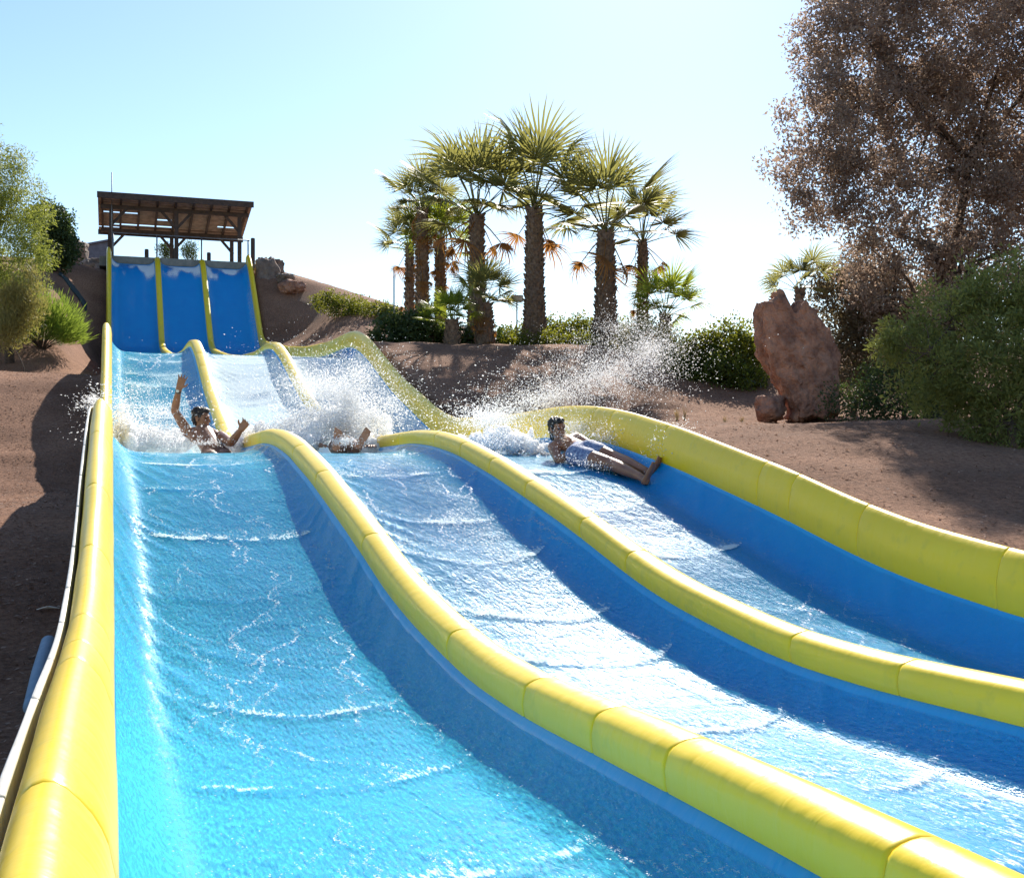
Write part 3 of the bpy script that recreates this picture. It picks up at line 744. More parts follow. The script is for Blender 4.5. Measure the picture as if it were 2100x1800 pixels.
# hedge and bushes in the middle distance
def bush(name, label, x, d, blobs, n, per, mat, seed, ll=.07, lw=.022, group='bushes in the middle distance', cat='bush', **kw):
    return plant(name, label, cat, gbase(x, d), [pb(*b) for b in blobs], n, per, ll, lw, mat, seed, .05, 14, group, .7, (.16, .3), **kw)
bush('round_bush', 'big rounded dark bush with sunlit yellow green top left of the tall rock', 1480, 21.5,
     [(1430, 755, 21.5, 60, 70), (1490, 730, 21.5, 60, 65), (1545, 740, 21.8, 45, 70), (1480, 780, 21.2, 80, 50), (1405, 775, 21.5, 45, 50), (1385, 800, 21.6, 30, 30)], 360, 70, 'leaf_hedge', 340)
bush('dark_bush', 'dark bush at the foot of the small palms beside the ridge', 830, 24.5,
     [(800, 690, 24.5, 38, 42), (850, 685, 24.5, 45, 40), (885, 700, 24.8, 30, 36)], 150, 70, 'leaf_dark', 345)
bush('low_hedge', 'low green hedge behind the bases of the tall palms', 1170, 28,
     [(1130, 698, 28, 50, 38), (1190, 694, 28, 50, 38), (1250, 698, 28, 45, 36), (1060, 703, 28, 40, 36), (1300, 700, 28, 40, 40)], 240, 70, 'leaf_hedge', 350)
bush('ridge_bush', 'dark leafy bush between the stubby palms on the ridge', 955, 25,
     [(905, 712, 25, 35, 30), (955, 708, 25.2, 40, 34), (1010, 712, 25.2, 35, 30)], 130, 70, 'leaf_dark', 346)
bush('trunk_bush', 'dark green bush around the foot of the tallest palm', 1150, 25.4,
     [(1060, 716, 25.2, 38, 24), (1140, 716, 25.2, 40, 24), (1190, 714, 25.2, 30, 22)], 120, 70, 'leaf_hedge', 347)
bush('pale_bush', 'pale yellow green bush in the spray below the small right palm', 1340, 23,
     [(1330, 720, 23, 45, 60), (1370, 730, 23, 40, 55), (1290, 735, 23.2, 40, 45)], 150, 70, 'leaf_straw', 355)
bush('clipped_hedge', 'strip of light green hedge on the skyline right of the hill', 720, 36,
     [(670, 618, 36, 28, 14), (715, 632, 35.5, 35, 18), (770, 645, 35, 40, 20), (805, 655, 35, 30, 18)], 140, 70, 'leaf_hedge', 360)

# left side
lb_ = gbase(20, 25.5)
plant('willow_tree', 'light green feathery tree at the left edge of the picture', 'tree', lb_,
      [pb(5, 360, 25.5, 55, 65), pb(45, 420, 25.5, 50, 60), pb(-30, 450, 25.5, 70, 100), pb(70, 490, 25.2, 45, 60), pb(30, 540, 25, 70, 70), pb(-20, 620, 25.3, 60, 70), pb(40, 620, 25, 35, 60), pb(-60, 330, 26, 60, 90)],
      330, 110, .085, .0105, 'leaf_willow', 370, .09, 40, rr=(.16, .32), droop=.35)
plant('dark_tree', 'dark green tree behind the light green one at the left edge', 'tree', gbase(118, 36), 
      [pb(120, 470, 36, 28, 42), pb(135, 505, 36, 22, 40), pb(108, 520, 36, 28, 42), pb(90, 450, 36, 25, 35)], 150, 90, .09, .03, 'leaf_dark', 375, .08, 20, rr=(.2, .34))
plant('straw_reeds', 'yellowed dry reeds at the foot of the light green left tree', 'reeds', gbase(45, 24.2),
      [pb(30, 640, 24.2, 35, 50), pb(60, 610, 24.2, 22, 55), pb(10, 680, 24, 35, 30)], 90, 90, .13, .008, 'leaf_straw', 378, .015, 30, up=1.2, crown='blades', trunk='stems')
def fluffy():
    base = gbase(85, 27.0); root = empty('fluffy_bush', base)
    tag(root, 'bright green feathery round bush on the slope left of the slide', 'bush')
    r = np.random.default_rng(380); V = []; Fq = []; ti = []
    for i in range(11000):
        az = r.uniform(0, 2 * math.pi); el = math.asin(r.uniform(-.12, 1)); L_ = 1.0 * r.uniform(.75, 1.15)
        d = Vector((math.cos(az) * math.cos(el), math.sin(az) * math.cos(el), math.sin(el) * 1.15 + .1))
        o = Vector((d.x * .12, d.y * .12, .1 + .1 * r.random())); k = r.uniform(.35, .85)
        a = o + d * L_ * k; e = d.lerp(Vector((r.normal(0, .4), r.normal(0, .4), .8)), .35).normalized()
        t = a + e * r.uniform(.10, .26); s = e.cross(Vector(r.normal(0, 1, 3))).normalized() * .008
        n = len(V); m = (a + t) / 2; V += [a, m + s, t, m - s]; Fq.append((n, n + 1, n + 2, n + 3)); ti += [r.random()] * 4
    me = mesh_np('foliage', V, Fq); fattr(me, 'tint', ti); link('foliage', me, M['leaf_bright'], root)
    b = MB()
    for i in range(60):
        d = Vector((r.normal(0, .6), r.normal(0, .6), abs(r.normal(.5, .4)))).normalized(); b.tube([(0, 0, -.1), d * .25, d * .5], [.012, .008, .003], 5, False)
    b.build('stems', M['bark'], root)
fluffy()
for k, (x, y, d, rx, ry, lb) in enumerate([(340, 520, 45.5, 9, 14, 'small spiky plant behind the left shelter posts'), (392, 518, 45.5, 17, 13, 'leafy sprigs behind the platform right of the middle post')]):
    p = P(x, 535, d); plant('sprig_plant', lb, 'plant', p, [pb(x, y, d, rx, ry)], 14, 70, .13, .014, 'leaf_dark', 385 + k, .01, 8, 'plants behind the start platform', up=.9, crown='leaves', trunk='stems')

# ------------------------------------------------------------------ fan palms
def fan_mesh(name, pet, R, nseg, droop, seed, spread=125, ragged=.15):
    """one fan leaf: petiole along +Y from the origin, then the folded fan; +Z is the upper side"""
    r = np.random.default_rng(seed); b = MB()
    b.tube([(0, 0, 0), (0, pet * .5, .03 * pet), (0, pet, .0)], [.022, .015, .011], 5, False)
    hub = Vector((0, pet, 0)); n = nseg
    for i in range(n):
        a = math.radians(-spread + 2 * spread * (i + .5) / n + r.normal(0, 2)); w = math.radians(2 * spread / n) * .5
        L_ = R * (.72 + .28 * math.cos(a * .75)) * (1 - ragged * r.random())
        dr = droop * (.7 + .6 * r.random())
        def pt(rad, ang, z=0):
            t = rad / R
            return hub + Vector((math.sin(ang) * rad, math.cos(ang) * rad * (1 - .12 * dr * t), z - dr * R * .42 * max(t - .35, 0) ** 1.6 - .10 * R * t * abs(math.sin(ang))))
        f = .018
        rows = [(.04, 1.0), (.22, 1.0), (.40, .78), (.68, .32), (1.0, .03)]
        V = []
        for t, k in rows:
            rad = t * L_
            V += [pt(rad, a - w * k, -f * k), pt(rad, a, f * k * .6), pt(rad, a + w * k, -f * k)]
        Fs = []
        for q in range(len(rows) - 1):
            for s_ in (0, 1): Fs.append((q * 3 + s_, q * 3 + s_ + 1, q * 3 + 4 + s_, q * 3 + 3 + s_))
        b.add(V, Fs)
    me = mesh_np(name, np.array([tuple(v) for v in b.v]), np.array(b.f), False)
    tint = r.random(len(b.v)) * .25 + r.random() * .75
    fattr(me, 'tint', tint); return me

FANS = {k: [fan_mesh('frond', 1.1, 1.2, 24, (.5, .9, 1.7, .25)[i], 400 + i, 105) for i in range(4)] for k in ('frond', 'frond_young', 'frond_dead')}
FANS['frond_dead'] = [fan_mesh('dead_frond', .8, .8, 16, 2.4, 420 + i, 85, .4) for i in range(3)]
for k in FANS:
    for me in FANS[k]: me.materials.append(M[k])

def boot_trunk(h, r0, r1, seed, flare=1.25):
    """trunk covered by old leaf bases, each a small upward scale"""
    r = np.random.default_rng(seed); b = MB()
    rad = lambda z: r0 + (r1 - r0) * min(z / h, 1) + (flare - 1) * r0 * math.exp(-z / (.12 * h + .05)) * .9
    ks = max(4, int(h / .25)); b.tube([(0, 0, h * (i / ks) - (.25 if i == 0 else 0)) for i in range(ks + 1)], [rad(h * i / ks) for i in range(ks + 1)], 14)
    dz = .085; nrow = int(h / dz)
    for i in range(nrow):
        z = dz * i + .03; n = max(7, int(2 * math.pi * rad(z) / .15))
        for k in range(n):
            a = 2 * math.pi * (k + .5 * (i % 2)) / n + r.normal(0, .05); R = rad(z) * .97
            c, s = math.cos(a), math.sin(a); wd = .06 * r.uniform(.8, 1.15); up = .12 * r.uniform(.7, 1.3); out = .05 * r.uniform(.6, 1.5)
            def q(rr, ang, zz): return (math.cos(a + ang) * rr, math.sin(a + ang) * rr, zz)
            da = wd / R
            b.add([q(R, -da, z), q(R, da, z), q(R + out, da * .45, z + up), q(R + out, -da * .45, z + up), q(R, 0, z + up * .95)],
                  [(0, 1, 2, 3), (3, 2, 4), (0, 3, 4), (2, 1, 4)])
    return b

def palm(x, ytop, ybase, d, tw, leafpx, n, label, seed, kind='frond', dead=3, skirt=0, lean=0.0, spread=1.0):
    k = d / F; base = P(x, ybase, d); h = (ybase - ytop) * k
    base.z = min(base.z, float(terr(base.x, base.y))) if h < .8 else base.z
    h = P(x, ytop, d).z - base.z
    root = empty('fan_palm', base); tag(root, label, 'palm tree', 'fan palms')
    r = np.random.default_rng(seed); r0 = tw * k / 2
    boot_trunk(h, r0, r0 * .72, seed).build('trunk', M['palm_bark'], root)
    top = Vector((lean, 0, h)); sc = leafpx * k / 2.15
    def leaf(az, el, scale, kd, roll=0):
        me = FANS[kd][r.integers(len(FANS[kd]))]
        o = bpy.data.objects.new('frond' if kd != 'frond_dead' else 'dead_frond', me); COL.objects.link(o); o.parent = root
        d_ = Vector((math.cos(az) * math.cos(el), math.sin(az) * math.cos(el), math.sin(el)))
        up = Vector((-math.cos(az) * math.sin(el), -math.sin(az) * math.sin(el), math.cos(el)))
        sx = d_.cross(up); Rm = Matrix((sx, d_, up)).transposed() @ Matrix.Rotation(roll, 3, 'Y')
        o.matrix_local = Matrix.Translation(top + d_ * r0 * .35 - Vector((0, 0, .05))) @ Rm.to_4x4() @ Matrix.Scale(scale, 4)
    for i in range(n):
        t = (i + .5) / n
        el = math.radians(87 - 88 * spread * t ** 1.0 + r.normal(0, 6)); az = i * 2.39996 + r.normal(0, .15)
        leaf(az, el, sc * r.uniform(.85, 1.1) * (.82 + .18 * math.sin(math.pi * min(t * 1.6, 1))), kind, r.normal(0, .35))
    for i in range(dead):
        leaf(r.uniform(0, 6.28), math.radians(r.uniform(-62, -30)), sc * r.uniform(.75, 1.0), 'frond_dead', r.normal(0, .4))
    for i in range(skirt):
        z0 = h * r.uniform(.45, 1.0); az = r.uniform(0, 6.28); me = FANS['frond_dead'][r.integers(3)]
        o = bpy.data.objects.new('dead_frond', me); COL.objects.link(o); o.parent = root
        el = math.radians(r.uniform(-88, -74)); d_ = Vector((math.cos(az) * math.cos(el), math.sin(az) * math.cos(el), math.sin(el)))
        up = Vector((-math.cos(az) * math.sin(el), -math.sin(az) * math.sin(el), math.cos(el)))
        o.matrix_local = Matrix.Translation(Vector((math.cos(az) * r0, math.sin(az) * r0, z0))) @ Matrix((d_.cross(up), d_, up)).transposed().to_4x4() @ Matrix.Scale(sc * r.uniform(.5, .8), 4)
palm(1096, 428, 704, 26, 42, 222, 17, 'tallest fan palm with thick trunk in the middle of the group', 501, dead=3)
palm(978, 440, 706, 26.6, 36, 205, 16, 'tall fan palm left of the tallest one', 502, dead=5)
palm(1242, 474, 704, 25.4, 44, 212, 16, 'tall thick fan palm right of the tallest one', 503, dead=4)
palm(1318, 496, 700, 28.5, 22, 165, 15, 'slimmer fan palm at the back right of the group', 504, dead=3, skirt=6)
palm(866, 430, 690, 28.5, 26, 120, 22, 'slim fan palm with shaggy dead skirt at the left of the group', 505, dead=4, skirt=26)
palm(840, 505, 690, 30, 18, 112, 20, 'small trunked fan palm at the far left of the group', 506, dead=2, skirt=6)
palm(903, 500, 700, 29.5, 22, 125, 22, 'bright green fan palm between the left palms', 507, 'frond_young', 3, 8)
palm(927, 655, 738, 23.6, 30, 88, 18, 'stubby young fan palm in front at the left of the group', 508, 'frond_young', 1, 0)
palm(993, 622, 742, 24.4, 40, 108, 20, 'stubby fan palm leaning among dead fronds left of the tallest palm', 509, 'frond', 4, 8)
palm(1364, 645, 735, 24.2, 24, 125, 17, 'young light green fan palm at the right end of the group', 510, 'frond_young', 1, 0)
palm(1640, 592, 760, 17.9, 15, 118, 10, 'small fan palm peeping over the top of the tall rock', 511, 'frond', 0, 0)
palm(880, 672, 738, 24.6, 26, 70, 14, 'squat fan palm lowest at the left of the group', 512, 'frond_young', 2, 4)

# floodlight and pole near the palms
fl = empty('floodlight', gbase(1060, 27.5)); tag(fl, 'small grey floodlight box on a pole beside the tallest palm', 'floodlight')
q = P(1060, 615, 27.5) - fl.location
b = MB(); b.tube([(q.x, q.y, -.2), (q.x, q.y, q.z)], .016, 8); b.build('pole', M['metal'], fl, True)
b = MB(); b.box((q.x, q.y, q.z + .03), (.13, .07, .075)); b.build('lamp_housing', M['metal'], fl)
b = MB(); b.box((q.x, q.y - .073, q.z + .03), (.11, .004, .058)); b.build('lens', M['white_panel'], fl)
q = gbase(808, 31); hp = P(808, 548, 31).z - q.z
b = MB(); b.tube([(0, 0, -.2), (0, 0, hp)], [.022, .018], 8); tag(b.build('thin_pole', M['metal'], None, True, q), 'thin grey pole left of the palms', 'pole')

def ghit(x, y):
    d = np.arange(2, 60, .02); u = (x - 1050) / F; X = d * (SN + u * CS); Y = d * (CS - u * SN); Z = (YH - y) / F * d
    i = int(np.argmax(Z < terr(X, Y))); return Vector((X[i], Y[i], float(terr(X[i], Y[i]))))
# ------------------------------------------------------------------ small things on the ground
q = ghit(78, 1400); g = q.z
b = MB(); b.tube([(0, -.5, .045), (.0, -.47, .045), (.01, 0, .05), (.03, .47, .05), (.03, .5, .05)], [.03, .042, .042, .042, .03], 14)
o = b.build('foam_tube', M['pale_blue'], None, True, (q.x, q.y, g)); o.rotation_euler = (math.atan2(float(terr(q.x, q.y + .5) - terr(q.x, q.y - .5)), 1), 0, 0)
tag(o, 'pale blue foam tube lying on the mulch against the left wall', 'tube')
p = ghit(97, 1254); b = MB()
V = [(-.06, 0, .01), (0, -.03, .03), (.07, .0, .012), (.01, .035, .022)]
b.add(V + [(v[0], v[1], v[2] + .004) for v in V], [(3, 2, 1, 0), (4, 5, 6, 7), (0, 1, 5, 4), (1, 2, 6, 5), (2, 3, 7, 6), (3, 0, 4, 7)])
o = b.build('litter', M['white_panel'], None, False, (p.x, p.y, float(terr(p.x, p.y)))); tag(o, 'scrap of white litter on the shaded mulch left of the slide', 'litter')
q = ghit(150, 592); b = MB(); n = 10; r = np.random.default_rng(9); V = []; Fs = []
for i in range(n + 1):
    for j in range(4):
        xx = (-.5 + i / n) * .8; yy = (j - 1.5) * .16 + .06 * math.sin(i); V.append((xx, yy, float(terr(q.x + xx, q.y + yy)) - q.z + .03 + .05 * r.random()))
for i in range(n):
    for j in range(3): a = i * 4 + j; Fs.append((a, a + 4, a + 5, a + 1))
b.add(V, Fs); o = b.build('tarp', M['tarp'], None, True, q); so_ = o.modifiers.new('thick', 'SOLIDIFY'); so_.thickness = .02
tag(o, 'crumpled dark tarp lying on the hillside left of the slide top', 'tarp')
for k, (x, d, hgt, lb) in enumerate([(1404, 17.5, .20, 'tallest pale dry grass tuft beside the right wall crest'), (1388, 14.6, .17, 'pale dry grass tuft nearest the right wall'), (1486, 15.5, .16, 'yellow dry grass tuft in front of the round bush'), (1522, 17.2, .11, 'short dry grass tuft beside the small boulder')]):
    p = gbase(x, d); b = MB(); r = np.random.default_rng(600 + k)
    for i in range(16):
        a = r.uniform(0, 6.28); e = Vector((math.cos(a) * .07 * r.random(), math.sin(a) * .07 * r.random(), hgt * r.uniform(.4, 1)))
        b.tube([(e.x * .2, e.y * .2, -.01), (e.x * .45, e.y * .45, e.z * .6), e], [.003, .0035, .0008], 4, False)
    me_o = b.build('grass_tuft', M['dry_grass'], None, False, p); fattr(me_o.data, 'tint', r.random(len(b.v)))
    tag(me_o, lb, 'grass', 'dry tufts on the mulch')


# ------------------------------------------------------------------ people
def skin(name, c1, c2):
    m = simple(name, c1, c2, 9, 0.38, 0.25, 0.004, 70); return m
M['skin_tan'] = skin('tanned_skin', (0.33, 0.145, 0.07), (0.24, 0.10, 0.05))
M['skin_brown'] = skin('brown_skin', (0.38, 0.165, 0.085), (0.27, 0.115, 0.06))
M['hair'] = simple('dark_hair', (0.012, 0.009, 0.008), (0.03, 0.02, 0.016), 60, 0.45, 0.8, 0.01, 90)
M['shorts'] = simple('blue_white_fabric', (0.34, 0.40, 0.55), (0.07, 0.10, 0.24), 42, 0.7, 0.4, 0.01)
M['shorts_dark'] = simple('dark_fabric', (0.20, 0.09, 0.05), (0.14, 0.06, 0.035), 20, 0.6)
M['strap'] = simple('watch_strap', (0.03, 0.028, 0.025), (0.05, 0.045, 0.04), 20, 0.5)
M['dial'] = simple('watch_dial', (0.75, 0.72, 0.65), (0.6, 0.58, 0.5), 20, 0.3)
RT = Vector((CS, -SN, 0)); TOW = Vector((-SN, -CS, 0)); UP = Vector((0, 0, 1))   # picture right, towards the camera, up

class Body:
    def __init__(s): s.b = MB()
    def cap(s, p0, r0, p1, r1, n=14):
        p0, p1 = Vector(p0), Vector(p1); d = p1 - p0; L_ = d.length; d.normalize()
        pts, rr = [], []
        for a in np.linspace(-math.pi / 2, 0, 5): pts.append(p0 + d * math.sin(a) * r0); rr.append(max(math.cos(a) * r0, .0006))
        for t in (.33, .66): pts.append(p0.lerp(p1, t)); rr.append(r0 + (r1 - r0) * t)
        for a in np.linspace(0, math.pi / 2, 5): pts.append(p1 + d * math.sin(a) * r1); rr.append(max(math.cos(a) * r1, .0006))
        s.b.tube(pts, rr, n)
    def chain(s, pts, rad):
        for i in range(len(pts) - 1): s.cap(pts[i], rad[i], pts[i + 1], rad[i + 1])
    def ell(s, c, r, ax=None):
        ax = ax or (RT, -TOW, UP); V = []; Fs = []; n, m = 16, 10
        for i in range(m + 1):
            t = math.pi * i / m
            for k in range(n):
                a = 2 * math.pi * k / n; st = max(math.sin(t), .004)
                V.append(Vector(c) + ax[0] * (r[0] * st * math.cos(a)) + ax[1] * (r[1] * st * math.sin(a)) + ax[2] * (r[2] * math.cos(t)))
        for i in range(m):
            for k in range(n): k2 = (k + 1) % n; Fs.append((i * n + k, (i + 1) * n + k, (i + 1) * n + k2, i * n + k2))
        Fs.append(tuple(range(n))); Fs.append(tuple(m * n + n - 1 - k for k in range(n))); s.b.add(V, Fs)
    def hand(s, w, tip, palm_n, side, curl=.25, size=1.0):
        """palm and five fingers from wrist w towards tip; palm_n faces out of the palm, side points to the thumb"""
        w, tip = Vector(w), Vector(tip); d = (tip - w).normalized(); side = (side - d * side.dot(d)).normalized(); nn = d.cross(side).normalized()
        if nn.dot(palm_n) < 0: nn = -nn
        k = size; kn = w + d * .095 * k
        for q in (-.032, -.011, .011, .032): s.cap(w + side * q * .6 * k, .017 * k, kn + side * q * k, .013 * k, 8)
        for q, L_ in ((.031, .070), (.0105, .080), (-.0105, .074), (-.031, .058)):
            a = kn + side * q * k; f1 = (d + side * q * 9 + nn * curl * .5).normalized(); f2 = (d + side * q * 9 + nn * curl * 1.6).normalized()
            m1 = a + f1 * L_ * .5 * k; s.cap(a, .0105 * k, m1, .0095 * k, 8); s.cap(m1, .0095 * k, m1 + f2 * L_ * .5 * k, .0075 * k, 8)
        t0 = w + d * .03 * k + side * .028 * k; t1 = t0 + (d * .6 + side * .8 + nn * .2).normalized() * .045 * k
        s.cap(t0, .015 * k, t1, .0115 * k, 8); s.cap(t1, .0115 * k, t1 + (d * .9 + side * .35 + nn * .2).normalized() * .035 * k, .009 * k, 8)
    def foot(s, heel, toe, sole_n, k=1.0):
        heel, toe = Vector(heel), Vector(toe); d = (toe - heel).normalized(); side = d.cross(sole_n).normalized(); ball = heel + d * .165 * k
        s.ell(heel, (.032 * k, .038 * k, .036 * k), (side, d, sole_n))
        for q in (-.022, .0, .022): s.cap(heel + side * q * .7 * k - sole_n * .012, .028 * k, ball + side * q * 1.2 * k, .019 * k, 8)
        for i, q in enumerate((-.034, -.016, 0, .015, .03)):
            a = ball + side * q * k; s.cap(a, .013 * k, a + d * (.055 - .006 * i) * k, (.013 if i == 0 else .0095) * k, 8)
    def head(s, H, fd, k=1.0, up=UP):
        fd = fd.normalized(); up = (up - fd * up.dot(fd)).normalized(); sd = fd.cross(up).normalized(); ax = (sd, fd, up); e = lambda a, b_, c: H + sd * a * k + fd * b_ * k + up * c * k
        s.ell(e(0, -.012, .025), (.074 * k, .094 * k, .092 * k), ax); s.ell(e(0, .022, -.045), (.058 * k, .066 * k, .068 * k), ax)
        s.ell(e(0, .066, -.088), (.024 * k, .022 * k, .020 * k), ax); s.cap(e(0, .088, .012), .010 * k, e(0, .104, -.028), .014 * k, 8)
        for q in (-1, 1):
            s.ell(e(q * .075, -.008, -.012), (.012 * k, .022 * k, .032 * k), ax); s.cap(e(q * .012, .084, .028), .011 * k, e(q * .045, .07, .03), .010 * k, 8)
            s.ell(e(q * .038, .062, -.028), (.022 * k, .022 * k, .02 * k), ax)
        s.cap(e(-.018, .083, -.056), .0085 * k, e(.018, .083, -.056), .0085 * k, 8); s.cap(e(-.015, .081, -.068), .0085 * k, e(.015, .081, -.068), .0085 * k, 8)
    def build(s, name, mat, parent, loc, vox=.0065, smooth=5, disp=None):
        b = MB(); b.v = [tuple(Vector(v) - loc) for v in s.b.v]; b.f = s.b.f
        o = b.build(name, mat, parent)
        r = o.modifiers.new('r', 'REMESH'); r.mode = 'VOXEL'; r.voxel_size = vox; r.use_smooth_shade = True
        if smooth: m = o.modifiers.new('s', 'SMOOTH'); m.iterations = smooth; m.factor = .5
        dg = bpy.context.evaluated_depsgraph_get(); me = bpy.data.meshes.new_from_object(o.evaluated_get(dg))
        o.modifiers.clear(); old = o.data; o.data = me; bpy.data.meshes.remove(old)
        if not me.materials: me.materials.append(mat)
        if disp:
            for v in me.vertices: v.co += v.normal * disp(v.co)
        me.polygons.foreach_set('use_smooth', np.ones(len(me.polygons), dtype=bool)); me.update()
        return o

def eyes(H, fd, root, k=1.0, up=UP):
    fd = fd.normalized(); up = (up - fd * up.dot(fd)).normalized(); sd = fd.cross(up).normalized(); loc = Vector(root.location)
    for q in (-1, 1):
        e = Body(); e.ell(H + sd * q * .032 * k + fd * .073 * k + up * .006 * k, (.016 * k, .010 * k, .008 * k), (sd, fd, up))
        b = MB(); b.v = [tuple(Vector(v) - loc) for v in e.b.v]; b.f = e.b.f; b.build('eye', M['hair'], root, True)

def hair(H, fd, root, k=1.0, up=UP, fluff=.018, low=False):
    fd = fd.normalized(); up = (up - fd * up.dot(fd)).normalized(); sd = fd.cross(up).normalized(); h = Body(); ax = (sd, fd, up)
    h.ell(H + up * .052 * k - fd * .03 * k, (.082 * k, .094 * k, .078 * k), ax); h.ell(H - fd * .052 * k + up * .0 * k, (.074 * k, .055 * k, .088 * k), ax)
    h.ell(H + up * .088 * k + fd * .035 * k, (.062 * k, .058 * k, .034 * k), ax)
    if low: h.cap(H - fd * .075 * k, .05 * k, H - fd * .085 * k - up * .11 * k, .035 * k)
    for q in (-1, 1): h.cap(H + sd * q * .066 * k + up * .04 * k + fd * .02 * k, .018 * k, H + sd * q * .072 * k - up * .01 * k, .012 * k)
    return h.build('hair', M['hair'], root, Vector(root.location), .007, 2, lambda c: fluff * (noise.noise(c * 45) * .6 + noise.noise(c * 90) * .5))

def person_wave():
    d = 12.8; loc = P(440, 925, 12.5); root = empty('person', loc)
    tag(root, 'shirtless dark haired man in the left lane with one arm raised', 'person', 'riders on the slide')
    B = Body(); H = P(413, 858, 12.95); fd = RT * .95 + TOW * .25 - UP * .05
    N_ = P(421, 882, 12.95); A = P(385, 886, 12.98); C_ = P(452, 895, 12.82); pel = P(444, 936, 12.55)
    B.head(H, fd); B.chain([H - UP * .03 - fd * .02, N_ - UP * .02], [.052, .062])
    mid = (A + C_) / 2
    B.chain([A - UP * .015 + RT * .04, C_ - UP * .015 - RT * .03], [.066, .070]); B.cap(mid + TOW * .04 - UP * .03, .105, pel.lerp(mid, .45), .115); B.cap(pel.lerp(mid, .45), .115, pel, .125)
    B.cap(mid + TOW * .03, .11, pel.lerp(mid, .3), .12); B.cap(mid + RT * .08 + TOW * .07 - UP * .03, .07, mid + RT * .05 + TOW * .14 - UP * .06, .05); B.cap(mid - RT * .08 + TOW * .07 - UP * .03, .07, mid - RT * .05 + TOW * .14 - UP * .06, .05)
    B.cap(N_ - RT * .02, .05, A.lerp(N_, .35), .052); B.cap(N_ + RT * .02, .05, C_.lerp(N_, .35), .052)
    e1 = P(358, 842, 12.9); w1 = P(367, 797, 12.72); t1 = P(380, 757, 12.66)
    B.chain([A, A.lerp(e1, .45), e1], [.062, .054, .041]); B.chain([e1, e1.lerp(w1, .3), w1], [.042, .044, .027]); B.hand(w1, t1, RT * .2 + TOW, RT, .12)
    e2 = P(474, 908, 12.5); w2 = P(494, 881, 12.32); t2 = P(507, 862, 12.25)
    B.chain([C_, C_.lerp(e2, .5), e2], [.064, .056, .044]); B.chain([e2, e2.lerp(w2, .3), w2], [.044, .046, .028]); B.hand(w2, t2, TOW, -RT + UP, .55)
    for q in (-1, 1):
        hp = pel + RT * .08 * q; kn = hp + Vector((0, -.42, -.0)); kn.z = float(T(kn.y) - DEP(kn.y)) + .075; an = kn + Vector((0, -.38, 0)); an.z = float(T(an.y) - DEP(an.y)) + .04
        B.chain([hp, kn], [.085, .058]); B.chain([kn, kn.lerp(an, .35), an], [.056, .058, .036]); B.foot(an + Vector((0, .03, -.01)), an + Vector((0, -.2, -.01)), Vector((0, 0, -1)))
    B.build('body', M['skin_tan'], root, loc)
    hair(H, fd, root); eyes(H, fd, root)
    s_ = Body(); s_.cap(pel.lerp(mid, .22), .128, pel, .138)
    for q in (-1, 1): hp = pel + RT * .08 * q; s_.cap(hp, .098, hp + Vector((0, -.24, -.02)), .088)
    s_.build('swim_shorts', M['shorts_dark'], root, loc, .012, 4)
    ax = (w1 - e1).normalized(); c = w1 - ax * .035; b = MB(); b.tube([c - ax * .014 - loc, c + ax * .014 - loc], .0335, 14); wt = b.build('watch', M['strap'], root, True)
    b = MB(); x = TOW * .031; b.tube([c + x - loc, c + x * 1.3 - loc], .017, 12); b.build('dial', M['dial'], wt)
person_wave()

def person_recline():
    loc = P(1200, 950, 10.5); root = empty('person', loc)
    tag(root, 'shirtless rider lying back in the right lane wearing pale blue shorts', 'person', 'riders on the slide')
    B = Body(); k = .88
    H = P(1143, 879, 11.0); fd = RT * .55 + TOW * .85 - UP * .1; up = (UP - RT * .15)
    N_ = P(1150, 905, 10.96); A = P(1134, 917, 10.82); C_ = P(1186, 899, 11.08); pel = P(1198, 933, 10.52)
    B.head(H, fd, k, up); B.chain([H - UP * .03, N_], [.046, .055]); mid = (A + C_) / 2
    B.chain([A + RT * .02, C_ - RT * .02], [.06, .06]); B.cap(mid - UP * .01, .092, mid.lerp(pel, .55), .095); B.cap(mid.lerp(pel, .55), .095, pel, .108)
    B.cap(N_, .048, A.lerp(N_, .4), .05); B.cap(N_, .048, C_.lerp(N_, .4), .05)
    e1 = P(1146, 945, 10.62); w1 = P(1178, 922, 10.62); e2 = P(1213, 913, 10.86); w2 = P(1178, 912, 10.72)
    B.chain([A, e1], [.052, .04]); B.chain([e1, w1], [.04, .027]); B.hand(w1, w1 + (w1 - e1), -UP, TOW, .5, .85)
    B.chain([C_, e2], [.052, .04]); B.chain([e2, w2], [.04, .027]); B.hand(w2, w2 + (w2 - e2), -UP, UP, .5, .85)
    for h0, kn, an, heel, toe in ((pel - RT * .07, P(1252, 950, 10.15), P(1313, 977, 9.75), P(1325, 987, 9.66), P(1340, 953, 9.58)),
                                  (pel + RT * .05 + UP * .04, P(1262, 938, 10.28), P(1325, 966, 9.88), P(1337, 978, 9.80), P(1351, 944, 9.74))):
        B.chain([h0, h0.lerp(kn, .5), kn], [.092, .078, .054]); B.chain([kn, kn.lerp(an, .35), an], [.054, .056, .034]); B.cap(an, .034, heel, .03); B.foot(heel, toe, (RT * .75 + TOW * .6).normalized(), .9)
    B.build('body', M['skin_brown'], root, loc)
    hair(H, fd, root, k, up, .014, True); eyes(H, fd, root, k, up)
    s_ = Body(); s_.cap(mid.lerp(pel, .78), .108, pel, .122)
    s_.cap(pel - RT * .07, .104, (pel - RT * .07).lerp(P(1252, 950, 10.15), .42), .092); s_.cap(pel + RT * .05 + UP * .04, .104, (pel + RT * .05 + UP * .04).lerp(P(1262, 938, 10.28), .42), .09)
    s_.build('swim_shorts', M['shorts'], root, loc, .012, 4)
